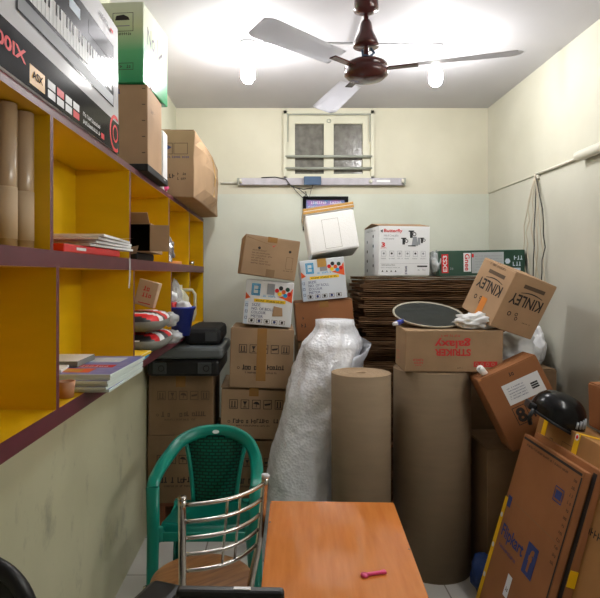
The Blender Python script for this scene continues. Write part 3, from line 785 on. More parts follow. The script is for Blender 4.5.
def art_icon(m, sd, tp=True):
    def f(b, W, D, H):
        Mf = fm('front', W, D, H)
        icons(b, Mf, W * .14, H * .58, W * .125, 5, m)
        b.disc(Mf, W * .14, H * .33, W * .02, m, r2=W * .013)
        b.scrib(Mf, W * .20, H * .30, W * .33, H * .085, m, seed=sd, gap=.1); b.scrib(Mf, W * .55, H * .31, W * .34, H * .08, m, seed=sd + 1, gap=.1)
        b.scrib(Mf, W * .25, H * .24, W * .5, H * .03, m, seed=sd + 2)
    return f
pl = thing('wooden_pallet', 'low reddish wooden pallet under the carton stacks', 'pallet', (-.36, 3.68, 0))
for k in range(5):
    b = MB(); b.box((-.0, -.37 + .185 * k, .175), (.76, .14, .03), 'pallet_wood', bevel=.003); b.build('plank', pl)
for k in (-1, 0, 1):
    b = MB(); b.box((.34 * k, 0, .08), (.08, .87, .158), 'pallet_wood', bevel=.003); b.build('bearer', pl)
ZP = .192
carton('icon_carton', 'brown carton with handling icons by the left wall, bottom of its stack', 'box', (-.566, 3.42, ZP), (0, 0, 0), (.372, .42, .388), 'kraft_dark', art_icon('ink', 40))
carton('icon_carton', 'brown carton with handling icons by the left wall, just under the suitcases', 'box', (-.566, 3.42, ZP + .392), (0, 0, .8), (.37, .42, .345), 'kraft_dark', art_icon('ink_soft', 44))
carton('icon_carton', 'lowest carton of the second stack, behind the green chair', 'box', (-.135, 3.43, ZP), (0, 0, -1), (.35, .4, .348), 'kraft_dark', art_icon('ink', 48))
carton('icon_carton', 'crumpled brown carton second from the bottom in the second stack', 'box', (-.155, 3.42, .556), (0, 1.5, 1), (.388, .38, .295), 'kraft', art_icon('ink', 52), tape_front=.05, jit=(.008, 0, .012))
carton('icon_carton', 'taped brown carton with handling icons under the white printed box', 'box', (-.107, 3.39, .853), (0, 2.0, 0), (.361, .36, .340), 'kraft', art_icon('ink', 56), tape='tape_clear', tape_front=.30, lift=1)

def art_white(b, W, D, H):
    Mf = fm('front', W, D, H); Ml = fm('left', W, D, H)
    # blue double-line letter mark
    x, y, s_ = W * .13, H * .66, W * .2
    for q in (0, .3):
        b.frame(Mf, x + q * s_ * .4, y + q * s_ * .4, s_ * (.9 - q * .8), H * .26 - q * s_ * .8, W * .018, 'logo_blue')
    b.rect(Mf, x + s_ * .3, y + H * .12, s_ * .6, W * .018, 'logo_blue', .0016)
    b.scrib(Mf, W * .38, H * .64, W * .3, H * .045, 'logo_blue', seed=3)
    b.poly(Mf, [(W * .70, H * .66), (W * .99, H * .55), (W * .99, H * .88), (W * .9, H * .72)], 'orange_print', .001); b.poly(Mf, [(.004, H * .72), (W * .12, H * .60), (.004, H * .56)], 'orange_print', .001)
    for k, (u, v, m_) in enumerate(((.66, .80, 'red_print'), (.74, .86, 'dark_print'), (.80, .78, 'orange_print'), (.88, .84, 'green_box'), (.72, .73, 'yellow_print'), (.92, .74, 'red_print'), (.84, .70, 'logo_blue'))):
        b.disc(Mf, W * u, H * v, W * .045, m_, .0016, k=12)
    b.rect(Mf, W * .45, H * .7, W * .16, H * .24, 'grey_print', .001)
    b.rect(Mf, W * .2, H * .515, W * .66, H * .07, 'yellow_print'); b.scrib(Mf, W * .24, H * .53, W * .58, H * .04, 'ink', .0018, seed=9)
    for k, tx in enumerate(('SIZE', 'NO. OF ROLL', 'COLOUR', 'METER')):
        b.text(Mf, tx, W * .16, H * (.42 - .085 * k), W * (.18, .46, .30, .25)[k], H * .06, 'ink_blue')
    for k in range(5): b.frame(Mf, W * (.12 + .16 * k), H * .05, W * .12, H * .09, W * .008, 'ink_soft'); b.disc(Mf, W * (.18 + .16 * k), H * .095, W * .03, 'ink_blue' if k % 2 else 'ink', .0016, k=8)
    b.rect(Mf, .004, .004, W * .07, H * .5, 'pale_blue_print', .001)
    for k in range(3): b.frame(Mf, W * .03, H * (.12 + .14 * k), W * .05, H * .06, W * .008, 'ink_blue', .0016)
def art_white_scuff(b, W, D, H):
    art_white(b, W, D, H); Mf = fm('front', W, D, H); b.poly(Mf, [(W * .6, H * .22), (W * .82, H * .24), (W * .80, H * .42), (W * .62, H * .45)], 'kraft_light', .0022)
gW = 'white printed packaging boxes'
carton('printed_carton', 'white printed box on the taped carton, left of the two', 'box', (-.073, 3.37, 1.208), (0, 5.0, 0), (.275, .3, .258), 'white_print', art_white_scuff, tape=None, flaps=False, group=gW)
def art_plain(b, W, D, H):
    Mf, Ml = fm('front', W, D, H), fm('left', W, D, H)
    for u in (.28, .84): b.disc(Mf, W * u, H * .70, .008, 'ink', k=10)
    for k in range(6): b.scrib(Mf, W * .16, H * (.62 - .065 * k), W * (.26 + .05 * (k % 3)), H * .035, 'ink_soft', seed=60 + k)
    b.frame(Mf, W * .79, H * .26, W * .12, H * .30, .0015, 'ink_soft'); b.scrib(Mf, W * .76, H * .2, W * .18, H * .03, 'ink_soft', seed=70)
    b.poly(Mf, [(W * .5, H * .8), (W * .53, H * .76), (W * .58, H * .83), (W * .53, H * .79)], 'ink_red')
    b.poly(Mf, [(.012, H * .93), (W * .5, H * .80), (W * .5, H * .805), (.014, H * .945)], 'kraft_dark'); b.rect(Mf, W * .45, .004, .05, H * .18, 'kraft_dark', .001)
carton('plain_carton', 'plain brown carton tilted on top of the second stack', 'box', (-.084, 3.365, 1.487), (0, 7.7, 7), (.318, .33, .229), 'kraft', art_plain, tape='tape_clear', tape_front=.03)
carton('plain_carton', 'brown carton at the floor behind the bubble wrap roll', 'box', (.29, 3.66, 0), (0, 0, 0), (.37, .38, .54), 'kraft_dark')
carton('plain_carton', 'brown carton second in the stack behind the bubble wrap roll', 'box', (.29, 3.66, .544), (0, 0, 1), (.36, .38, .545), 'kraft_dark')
def art_c5(b, W, D, H):
    Mf = fm('front', W, D, H)
    b.scrib(Mf, .03, H * .55, .02, H * .08, 'ink', seed=1); b.scrib(Mf, .03, H * .35, .03, H * .1, 'ink', seed=2); b.frame(Mf, W * .86, H * .3, W * .07, H * .16, .002, 'ink')
carton('plain_carton', 'reddish brown carton under the second white printed box', 'box', (.295, 3.65, 1.105), (0, -4.8, 0), (.358, .38, .236), 'kraft_orange', art_c5, tape_front=.04)
carton('printed_carton', 'white printed box under the foam box, right of the two', 'box', (.284, 3.60, 1.349), (0, -5.5, 0), (.274, .3, .252), 'print_grey_white', art_white, tape='tape_brown', tape_front=.05, flaps=False, group=gW)
fb = thing('foam_box', 'white foam box with brown tape tilted on the printed box', 'box', (.351, 3.63, 1.63), (-7, -8.6, 0))
b = MB(); W, D, H = .316, .34, .29
b.box((0, 0, .125), (W * .97, D * .97, .25), 'styrofoam', bevel=.012, facemats={'-z': 'styro_grey'})  # grey bottom face: shade on the foam's underside put into its colour
Mf = fm('front', W * .97, D * .97, H); b.frame(Mf, W * .31, .02, W * .33, .185, .0025, 'styro_grey', .0006); b.build('body', fb)
b = MB(); b.box((0, 0, .27), (W, D, .044), 'styrofoam', bevel=.006); b.build('lid', fb)
for zz in (.262, .282):
    b = MB(); b.box((0, 0, zz), (W + .003, D + .003, .0155), 'tape_brown'); b.build('tape', fb)

# suitcases under the shelf end
def case(name, lab, c, d, m, patches):
    t = thing(name, lab, 'suitcase', c)
    b = MB(); b.box((0, 0, d[2] / 2), d, m, bevel=.02 if d[2] > .05 else .012); b.build('shell', t)
    for u in patches:
        b = MB(); b.box((u, -d[1] / 2 - .002, d[2] * .5), (.075, .008, d[2] * .66), 'case_patch', bevel=.002); b.tube([(u + .01 + .016 * math.cos(a), -d[1] / 2 - .008, d[2] * .5 + .016 * math.sin(a)) for a in [i * PI / 5 for i in range(10)]], .003, 'black_plastic', 6, closed=True); b.build('latch', t)
    return t
ZS = ZP + .392 + .349
case('suitcase', 'flat black suitcase lying on the carton by the left wall', (-.535, 3.37, ZS), (.405, .5, .095), 'black_plastic', (-.13, .12))
case('suitcase', 'flat grey suitcase lying on the black one', (-.525, 3.37, ZS + .096), (.425, .5, .068), 'grey_case', ())
b = MB(); b.box((0, 0, .05), (.205, .42, .10), 'black_matte', bevel=.03); b.box((.05, -.214, .05), (.07, .006, .055), 'case_patch', bevel=.002)
tag(b.build('black_bag', loc=(-.438, 3.41, ZS + .165)), 'soft black bag on top of the suitcases beside the shelf', 'bag')

# ------------------------------------------------------------------ bubble wrap, paper rolls, flattened cartons
ax = [(0, .10, 3.01, .195), (.2, .105, 3.012, .195), (.45, .13, 3.03, .192), (.65, .175, 3.05, .185), (.85, .215, 3.075, .18), (1.0, .262, 3.11, .176), (1.12, .30, 3.135, .168), (1.18, .312, 3.145, .122), (1.215, .312, 3.145, .108), (1.25, .312, 3.145, .105), (1.255, .312, 3.145, .05), (1.25, .312, 3.145, .0)]
def interp(z):
    for a, b_ in zip(ax, ax[1:]):
        if a[0] <= z <= b_[0]:
            t = (z - a[0]) / (b_[0] - a[0]); return [a[i] + t * (b_[i] - a[i]) for i in range(4)]
b = MB(); rows = []
for i in range(97):
    rows.append(interp(1.18 * i / 96))
rows += [list(a) for a in ax[8:11]]
n = 72; vs = []
for q, (z, x, y, r_) in enumerate(rows):
    for k in range(n):
        a = 2 * PI * k / n
        # wrinkles and soft folds of loosely wound film
        dsp = (.016 + .02 * max(0, min(1, (z - .7) * 2.5))) * noise.noise(Vector((math.cos(a) * 2.0, math.sin(a) * 2.0, z * 4.5))) + .010 * abs(noise.noise(Vector((math.cos(a) * 5, math.sin(a) * 5, z * 13 + a)))) + .005 * noise.noise(Vector((math.cos(a) * 14, math.sin(a) * 14, z * 30)))
        if q > 96: dsp *= .3
        dsp *= 1 + 1.2 * max(0, z - .8); rr_ = min(r_ + dsp, r_ + (.012 if z < .95 else .034))
        vs.append((x + rr_ * math.cos(a) - .1, y + rr_ * math.sin(a) - 3.02, z))
fs = [(i * n + k, i * n + (k + 1) % n, (i + 1) * n + (k + 1) % n, (i + 1) * n + k) for i in range(len(rows) - 1) for k in range(n)]
fs.append(tuple(range(n))[::-1]); fs.append(tuple((len(rows) - 1) * n + k for k in range(n)))
b.faces(vs, fs, 'bubble_wrap', True)
def wrap_flap(u, v):
    a = .35 - 1.25 * u; z = .90 + .26 * v - .10 * u * v
    q = interp(min(1.15, z)); k = q[3] + .012 + .03 * v * math.sin(u * PI) + .012 * noise.noise(Vector((u * 4, v * 4, 1)))
    return Vector((q[1] + k * math.cos(a) - .1, q[2] + k * math.sin(a) - 3.02, z))
b.grid(wrap_flap, 14, 10, 'bubble_wrap', thick=.003)
tag(b.build('bubble_wrap_roll', loc=(.1, 3.02, 0)), 'tall leaning white roll of bubble wrap between cartons and paper rolls', 'roll')

def paper_roll(x, y, r_, h_, lab, seed):
    b = MB(); rr = random.Random(seed)
    prof = [(0, 0), (r_, 0), (r_, h_)]
    q = r_; i = 0
    while q > .03:
        prof += [(q - .002, h_ + .002 * rr.random()), (q - .006, h_ - .004 * rr.random())]; q -= .0085
    prof += [(.022, h_ - .003), (.022, h_ - .06), (0, h_ - .06)]
    seg = {k: 'roll_top' for k in range(2, len(prof))}
    b.lathe(prof, 'roll_paper', 64, seg_m=seg)
    return tag(b.build('corrugated_paper_roll', loc=(x, y, 0)), lab, 'roll', 'brown corrugated paper rolls')
paper_roll(.406, 2.775, .146, 1.018, 'narrower brown corrugated paper roll beside the bubble wrap', 1)
paper_roll(.792, 2.905, .195, 1.018, 'wider brown corrugated paper roll under the red lettered carton', 2)

# pile of flattened cartons against the back wall
SH = []
for q in range(5):
    b = MB(); rr = random.Random(q + 10)
    Wq, Dq = .98 + rr.uniform(-.04, .06), .60
    for lay in range(2):
        nx = 16
        zc = .0055 + lay * .012
        ed = [rr.uniform(-.008, .008) for _ in range(nx + 1)]; wv = [rr.uniform(-.0022, .0022) for _ in range(nx + 1)]
        for a in (0,):
            vs = []; 
            for i in range(nx + 1):
                x = -Wq / 2 + Wq * i / nx
                for (yy, zz) in ((-Dq / 2 + ed[i], zc - .003), (-Dq / 2 + ed[i], zc + .003), (Dq / 2, zc + .003), (Dq / 2, zc - .003)):
                    vs.append((x, yy, zz + (wv[i] if yy < 0 else 0)))
            fs = [(i * 4 + k, (i + 1) * 4 + k, (i + 1) * 4 + (k + 1) % 4, i * 4 + (k + 1) % 4) for i in range(nx) for k in range(4)] + [(0, 1, 2, 3), (nx * 4 + 3, nx * 4 + 2, nx * 4 + 1, nx * 4)]
            b.faces(vs, fs, 'old_board')
    # folded side edges
    b.box((-Wq / 2 + .006, 0, .0115), (.012, Dq - .03, .008), 'old_board'); b.box((Wq / 2 - .006, 0, .0115), (.012, Dq - .03, .008), 'old_board')
    o = b.build('flattened_carton'); SH.append(o)
NS = 59; st = 1.494 / NS
for k in range(NS):
    o = SH[k] if k < 5 else SH[k % 5].copy()
    if k >= 5: COL.objects.link(o)
    o.location = (1.0 + random.uniform(-.025, .03), 3.80 + random.uniform(-.02, .02), st * k + .001)
    o.rotation_euler = (0, 0, R(random.uniform(-.9, .9)))
    tag(o, 'topmost flattened carton of the tall pile, under the boxes' if k == NS - 1 else 'flattened brown carton lying in the tall pile by the back wall', 'cardboard', 'flattened cartons piled by the back wall')
ZQ = st * NS + .003

def art_mixer(b, W, D, H):
    Mf, Ml = fm('front', W, D, H), fm('left', W, D, H)
    b.text(Mf, 'Butterfly', W * .10, H * .845, W * .36, H * .085, 'red_print', bold=.02); b.poly(Mf, [(W * .03, H * .89), (W * .08, H * .92), (W * .07, H * .85)], 'dark_print')
    b.text(Mf, 'MATCHLESS', W * .10, H * .78, W * .28, H * .035, 'grey_print'); b.text(Mf, 'MIXER GRINDER', W * .10, H * .72, W * .2, H * .025, 'grey_print')
    b.text(Mf, '3', W * .05, H * .57, W * .07, H * .09, 'red_print', bold=.03); b.text(Mf, 'JARS', W * .035, H * .535, W * .11, H * .025, 'red_print')
    for (u, v, k) in ((.63, .82, 1.1), (.48, .68, 1.0), (.84, .70, .8)):      # jars with black lids and handles
        b.rect(Mf, W * (u - .02 * k), H * (v - .06 * k), W * .05 * k, H * .11 * k, 'dark_print'); b.rect(Mf, W * (u - .045 * k), H * (v + .05 * k), W * .1 * k, H * .025 * k, 'dark_print', .0016); b.disc(Mf, W * (u + .06 * k), H * (v + .01), W * .035 * k, 'dark_print', r2=W * .022 * k, k=12)
    b.poly(Mf, [(W * .64, H * .60), (W * .77, H * .60), (W * .74, H * .78), (W * .67, H * .78)], 'grey_print'); b.rect(Mf, W * .57, H * .585, W * .15, H * .02, 'dark_print', .0016); b.rect(Mf, W * .76, H * .62, W * .05, H * .14, 'grey_print')
    for k in range(6):
        b.frame(Mf, W * (.05 + .155 * k), H * .38, W * .09, H * .11, .0014, 'grey_print'); b.disc(Mf, W * (.095 + .155 * k), H * .44, W * .02, 'dark_print' if k in (1, 4) else 'grey_print', k=10)
        b.scrib(Mf, W * (.04 + .155 * k), H * .33, W * .11, H * .022, 'grey_print', seed=80 + k)
    b.rect(Mf, W * .03, H * .24, W * .94, .001, 'grey_print'); b.scrib(Mf, W * .04, H * .2, W * .28, H * .02, 'dark_print', seed=91); b.scrib(Mf, W * .04, H * .15, W * .38, H * .018, 'grey_print', seed=92)
    for k in range(4): b.disc(Mf, W * (.07 + .085 * k), H * .085, W * .022, 'dark_print', k=3, a0=PI / 2, a1=PI / 2 + 2 * PI)
    b.text(Mf, '5 YEARS', W * .51, H * .03, W * .04, H * .16, 'ink_blue', rot=1, bold=.02)
    b.rect(Mf, W * .75, H * .17, W * .2, H * .03, 'dark_print'); b.scrib(Mf, W * .76, H * .1, W * .16, H * .03, 'grey_print', seed=95)
    for k in range(8): b.disc(Ml, D * (.25 + .4 * (k % 2)), H * (.1 + .1 * k), .011, 'dark_print' if k % 3 else 'grey_print', k=8)
    b.scrib(Ml, D * .2, H * .9, D * .6, H * .03, 'grey_print', seed=97)
mx = carton('mixer_carton', 'white mixer carton with red lettering on the flattened carton pile', 'box', (.763, 3.66, ZQ), (0, 0, 9), (.335, .30, .313), 'white_print', art_mixer, tape=None, lift=9)
def art_green(b, W, D, H):
    Mf = fm('front', W, D, H)
    b.rect(Mf, .018, H * .12, .042, H * .74, 'red_print'); b.text(Mf, 'EXS3', .026, H * .17, .026, H * .64, 'white_print', .0018, bold=.02, rot=1)
    b.scrib(fm('front', W, D, H), .07, H * .25, .04, H * .1, 'grey_print', seed=3)
    b.rect(Mf, .155, H * .16, .046, H * .74, 'white_print'); b.text(Mf, 'Gnee', .163, H * .2, .03, H * .66, 'red_print', .0018, bold=.02, rot=3)
    b.rect(Mf, .206, H * .1, .2, H * .82, 'box_side_grey'); b.rect(Mf, .207, H * .72, .012, H * .14, 'red_print', .0018)
    for k in range(6): b.scrib(Mf, .225, H * (.2 + .11 * k), .17, H * .04, 'grey_print', .0018, seed=30 + k)
    b.disc(Mf, .43, H * .55, .018, 'pale_blue_print', k=6); b.scrib(Mf, .47, H * .6, .05, H * .16, 'pale_blue_print', seed=41); b.scrib(Mf, .462, H * .36, .06, H * .16, 'pale_blue_print', seed=42)
    b.rect(Mf, .46, H * .18, .05, H * .1, 'pale_blue_print')
gb = carton('long_green_carton', 'long dark green printed box on the pile by the right corner', 'box', (1.268, 3.62, ZQ), (0, -1.0, 0), (.54, .25, .158), 'green_box', art_green, tape=None, flaps=False, jit=(0, 0, 0))
b = MB(); b.blob((-.272, -.02, .08), (.028, .10, .075), 'clear_plastic', seed=5, amp=.35, sub=4, fine=.1, flat=-.075); b.build('plastic_wrap', gb)

# ------------------------------------------------------------------ right-hand heap
def art_galaxy(b, W, D, H):
    Mf, Ml = fm('front', W, D, H), fm('left', W, D, H)
    b.text(Mf, 'STRIKER', W * .30, H * .39, W * .37, H * .17, 'ink_red', rot=2, bold=.035)
    b.text(Mf, 'galaxy', W * .30, H * .57, W * .37, H * .25, 'ink_red', rot=2, bold=.025)
    b.scrib(Mf, W * .37, H * .85, W * .2, H * .05, 'ink_red', seed=7)
    b.rect(Mf, W * .70, H * .13, W * .24, H * .13, 'ink_red')
    for k in range(4): b.disc(Mf, W * (.73 + .055 * k), H * .195, W * .018, 'kraft', .0018, r2=W * .012, k=10)
    b.scrib(Mf, W * .08, H * .27, W * .1, H * .05, 'ink_red', seed=8); b.scrib(Mf, W * .09, H * .20, W * .09, H * .05, 'ink_red', seed=9); b.scrib(Mf, W * .10, H * .15, W * .06, H * .03, 'ink_red', seed=10)
    b.scrib(Mf, W * .53, H * .09, W * .06, H * .03, 'ink', seed=11)
    b.frame(Ml, .06, H * .2, .05, H * .2, .003, 'ink_red')
ga = carton('lettered_carton', 'brown carton with upside-down red lettering on the wide paper roll', 'box', (.865, 2.89, 1.0225), (0, 0, -2), (.475, .28, .205), 'kraft', art_galaxy, tape=None, flaps=False)
dk = thing('round_pan', 'round dark grey pan with a beige rim and blue handle on the lettered carton', 'pan', (.80, 3.0, 1.290), (17, 0, 4))
b = MB(); b.lathe([(0, -.01), (.178, -.01), (.19, .0), (.186, .006), (.178, .001), (0, .001)], 'disc_dark', 48, seg_m={1: 'rim_beige', 2: 'rim_beige', 3: 'rim_beige'}); b.build('pan_disc', dk)
T = Matrix.Rotation(R(208), 4, 'Z')
b = MB(); b.tube([(.18, 0, -.002), (.205, 0, -.006), (.228, 0, -.008)], [.010, .014, .014], 'bucket_blue', 12, T=T); b.tube([(.228, 0, -.008), (.25, 0, -.009)], [.012, .009], 'white_gloss', 12, T=T); b.build('handle', dk)
def bag(name, c, rad, lab, seed, amp=.4, freq=2.4, flat=None, m='bag_white', cat='bag'):
    b = MB(); b.blob((0, 0, 0), rad, m, seed=seed, amp=amp, freq=freq, flat=flat, fine=.08)
    return tag(b.build(name, loc=c), lab, cat)
bag('white_cloth_bag', (1.0, 2.825, 1.266), (.105, .058, .040), 'crumpled white bag lying on the lettered carton', 23, .5, 3.2, -.034)
carton('tall_carton', 'tall brown carton behind the heap of white bags', 'box', (1.27, 3.235, 0), (0, 0, 0), (.5, .34, .985), 'kraft_dark', tape=None)
bag('white_plastic_bag', (1.27, 3.06, 1.085), (.125, .12, .10), 'large crumpled white bag below the tilted carton', 11, .4, 2.4, -.096)
bag('white_plastic_bag', (1.47, 3.24, 1.09), (.055, .09, .11), 'crumpled white bag squeezed against the right wall', 17)
def art_kinley(b, W, D, H):
    for Mx, w in ((fm('front', W, D, H), W), (fm('left', W, D, H), D)):
        b.text(Mx, 'KINLEY', w * .12, H * .48, w * .76, H * .19, 'ink', rot=2, bold=.02)
        b.rect(Mx, w * .3, H * .79, w * .5, H * .065, 'ink_soft')
        for k in range(12):
            a0 = k / 12; b.poly(Mx, [(w * (.3 + .52 * a0), H * (.695 + .03 * math.sin(PI * a0))), (w * (.3 + .52 * (a0 + 1 / 12)), H * (.695 + .03 * math.sin(PI * (a0 + 1 / 12)))), (w * (.3 + .52 * (a0 + 1 / 12)), H * (.705 + .04 * math.sin(PI * (a0 + 1 / 12)))), (w * (.3 + .52 * a0), H * (.705 + .04 * math.sin(PI * a0)))], 'ink')
        b.disc(Mx, w * .26, H * .31, w * .045, 'ink', r2=w * .028)
        b.disc(Mx, w * .42, H * .33, w * .035, 'ink', r2=w * .022); b.disc(Mx, w * .45, H * .26, w * .035, 'ink', r2=w * .022)
    Mf = fm('front', W, D, H); b.scrib(Mf, W * .62, H * .22, W * .2, H * .02, 'ink', seed=5)
    Ml = fm('left', W, D, H); b.scrib(Ml, D * .25, H * .93, D * .5, H * .04, 'ink_soft', seed=6)
    b.rect(Ml, D * .45, .004, D * .17, H * .36, 'tape_orange', .002)
carton('water_carton', 'tilted brown carton with upside-down dark lettering on the white bags', 'box', (1.122, 2.909, 1.251), (17.2, 17.4, 17.3), (.255, .278, .292), 'kraft_light', art_kinley, tape=None, jit=(0, 0, 0), facemats=None)
def art_81(b, W, D, H):
    Mf = fm('front', W, D, H)
    b.rect(Mf, W * .29, H * .54, W * .62, H * .27, 'white_print')
    for k in range(5): b.scrib(Mf, W * .35, H * (.74 - .035 * k), W * .28, H * .014, 'ink_blue', .0018, seed=k)
    for k in range(3): b.rect(Mf, W * .72, H * (.62 + .03 * k), W * .12, H * .022, 'dark_print', .0018)
    b.frame(Mf, W * .28, H * .27, W * .22, H * .23, .003, 'ink'); b.text(Mf, '8', W * .31, H * .29, W * .15, H * .19, 'ink', bold=.04)
    b.rect(Mf, W * .56, H * .29, W * .03, H * .13, 'ink'); b.poly(Mf, [(W * .52, H * .41), (W * .63, H * .41), (W * .575, H * .5)], 'ink')
    b.text(Mf, '1', W * .70, H * .30, W * .07, H * .19, 'ink', bold=.04); b.scrib(Mf, W * .48, H * .88, W * .08, H * .05, 'ink', seed=19)
b8 = carton('numbered_carton', 'tilted orange-brown carton with a white label and the number 8', 'box', (1.222, 2.665, .738), (-3, -25.5, -4), (.292, .165, .362), 'kraft_orange', art_81, tape=None, jit=(0, 0, 0))
b = MB(); b.tube([(.045, .0, -.035), (-.025, -.03, .018)], .017, 'paper_white', 20); b.tube([(-.025, -.03, .018), (-.0254, -.0303, .0183)], .008, 'box_side_grey', 12)
tag(b.build('paper_roll', loc=(.965, 2.69, 1.04), rot=(0, 0, R(20))), 'small white roll of paper on the orange-brown carton', 'roll')
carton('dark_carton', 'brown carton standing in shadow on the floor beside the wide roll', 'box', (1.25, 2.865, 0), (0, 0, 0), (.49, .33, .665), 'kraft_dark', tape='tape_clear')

# leaning cartons at the right front
def leaning(name, lab, top, bottom, y0, y1, th, m, art, extra=None):
    """slab standing on its bottom edge and leaning to the right; local u runs toward the camera"""
    d = Vector((top[0] - bottom[0], 0, top[1] - bottom[1])); Ln = d.length; an = math.atan2(d.x, d.z)
    t = thing(name, lab, 'cardboard' if th < .1 else 'box', (bottom[0], (y0 + y1) / 2, bottom[1])); t.rotation_euler = (0, an, 0)
    b = MB(); b.box((th / 2, 0, Ln / 2), (th, y1 - y0, Ln), m, bevel=.003)
    Mx = Matrix(((0, 0, -1, 0), (-1, 0, 0, (y1 - y0) / 2), (0, 1, 0, 0), (0, 0, 0, 1)))    # u toward the camera, v up, n to the left
    if art: art(b, Mx, y1 - y0, Ln)
    b.build('body', t)
    if extra: extra(t, Mx, y1 - y0, Ln, th)
    return t
def art_fk(b, Mx, W, H):
    b.rect(Mx, .0, H * .645, W, .002, 'kraft_dark', .0006)
    # three-way lettering turned to run down the board
    b.text(Mx, 'Flipkart', W * .10, H * .43, W * .42, H * .085, 'ink_blue', bold=.02)
    b.rect(Mx, W * .56, H * .40, W * .17, H * .15, 'ink_blue'); b.text(Mx, 'f', W * .615, H * .42, W * .07, H * .11, 'kraft_orange', .0022, bold=.05)
    b.scrib(Mx, W * .12, H * .395, W * .34, H * .018, 'ink_blue', seed=2)
    b.frame(Mx, W * .70, H * .80, W * .13, H * .07, .004, 'ink_blue'); b.rect(Mx, W * .72, H * .815, W * .09, H * .04, 'ink_blue'); b.rect(Mx, W * .05, H * .60, W * .07, H * .06, 'ink_blue')
    b.rect(Mx, W * .40, H * .22, W * .08, H * .11, 'white_print'); b.scrib(Mx, W * .42, H * .25, W * .05, H * .02, 'ink_soft', .0018, seed=3)
    b.rect(Mx, W * .02, H * .975, W * .96, H * .012, 'ink', .001); b.scrib(Mx, W * .1, H * .95, W * .7, H * .012, 'ink', seed=8)
    b.rect(Mx, W * .975, H * .02, W * .018, H * .95, 'ink', .001)
    for k in range(12): b.scrib(Mx, W * .90, H * (.55 + .035 * k), W * .05, H * .014, 'ink', seed=50 + k)
def tape_fk(t, Mx, W, H, th):
    b = MB(); b.box((th / 2, W / 2 + .0015, H * .33), (th + .004, .003, H * .62), 'tape_yellow'); b.box((-.0015, W / 2 - .012, H * .33), (.0015, .026, H * .62), 'tape_yellow')
    for k in range(3): b.disc(Mx, .013, H * (.2 + .17 * k), .011, 'white_print', .0035, k=12)
    b.build('tape', t)['label'] = 'yellow tape'
leaning('flattened_box', 'front leaning flattened carton with blue lettering by the floor edge', (1.11, .785), (.88, 0), 2.03, 2.53, .028, 'kraft_orange', art_fk, tape_fk)
def art_fk2(b, Mx, W, H):
    b.rect(Mx, W * .94, H * .02, W * .05, H * .96, 'ink', .001); b.scrib(Mx, W * .1, H * .95, W * .7, H * .012, 'ink', seed=9)
def tape_fk2(t, Mx, W, H, th):
    b = MB(); b.box((th / 2, -W / 2 - .0015, H * .52), (th + .004, .003, .06), 'tape_yellow'); b.build('tape', t)
leaning('flattened_box', 'second leaning flattened carton, behind the blue lettered one', (1.146, .80), (.914, 0), 2.0, 2.50, .030, 'kraft_orange', art_fk2, tape_fk2)
def art_bigc(b, Mx, W, H):
    b.frame(Mx, W * .28, H * .86, W * .10, H * .075, .002, 'ink_soft'); b.rect(Mx, W * .26, H * .84, W * .13, .003, 'ink_soft')
    b.frame(Mx, W * .16, H * .86, W * .035, H * .06, .003, 'ink_soft')
    for k in range(6): b.rect(Mx, W * (.62 + .022 * k), H * .30, W * (.006 + .004 * (k % 3)), H * .10, 'ink', .0012)
    b.scrib(Mx, W * .58, H * .66, W * .2, H * .03, 'ink', seed=4)
    b.rect(Mx, .012, .02, W - .024, .003, 'kraft_dark')
def tape_bigc(t, Mx, W, H, th):
    for u in (.085, .40):
        b = MB(); y = W / 2 - W * u
        b.box((-.0015, y, H - .06), (.0015, .035, .12), 'tape_yellow'); b.box((th * .3, y, H + .0015), (th * .6, .035, .0015), 'tape_yellow')
        if u > .2: b.disc(Mx, W * u, H * .985, .014, 'white_print', .0035, k=14); b.disc(Mx, W * u, H * .985, .008, 'red_print', .0042, k=12)
        b.build('tape', t)['label'] = 'yellow tape'
leaning('tall_leaning_carton', 'deep leaning carton with yellow tape carrying the black helmet', (1.185, .872), (.952, 0), 1.72, 2.54, .21, 'kraft_tan', art_bigc, tape_bigc)
carton('small_carton', 'small plain carton against the right wall beside the helmet', 'box', (1.448, 2.32, .845), (0, 0, 0), (.20, .24, .19), 'kraft_orange', tape='tape_clear')

# helmet
hm = thing('helmet', 'glossy black open-face helmet resting on the leaning carton', 'helmet', (1.16, 2.37, .856), (0, 20, -12))
b = MB()
def dome(u, v):
    a = u * 2 * PI; ph = v * PI / 2
    r_ = math.cos(ph) ** .75 if ph < PI / 2 - .001 else 0
    z = .120 * math.sin(ph) ** .9
    back = .5 - .5 * math.cos(a)       # 0 front, 1 at the back
    return Vector((-.116 * r_ * math.cos(a), .100 * r_ * math.sin(a), z + .015 * (1 - v) * (1 - back) - .03 * back * (1 - v) ** 3 + .03))
b.grid(dome, 48, 16, 'black_gloss'); bmesh.ops.remove_doubles(b.bm, verts=b.bm.verts[:], dist=1e-5); b.build('shell', hm)
b = MB(); b.tube([dome(i / 40, 0) for i in range(40)], .006, 'black_plastic', 8, closed=True); b.build('rim', hm)
b = MB(); b.grid(lambda u, v: dome(u, v) * .93 + Vector((0, 0, .002)), 32, 8, 'black_matte'); b.build('liner', hm)
b = MB(); b.box((-.116, 0, .055), (.03, .09, .03), 'black_plastic', bevel=.006); b.tube([(-.11, -.05, .05), (-.118, -.056, .01), (-.10, -.045, -.015)], .009, 'black_plastic', 8); b.build('visor_mount', hm)
b = MB()
for k in range(4):
    a = R(118 + 9 * k); p0 = dome(1 - a / (2 * PI), .18); 
    q0, q1 = dome(1 - a / (2 * PI), .10 + .02 * k), dome(1 - a / (2 * PI), .22 + .04 * k)
    b.tube([q0 * 1.01, q1 * 1.01], .005, 'grey_print', 6)
b.build('decal', hm)['label'] = 'grey slanted decal stripes'

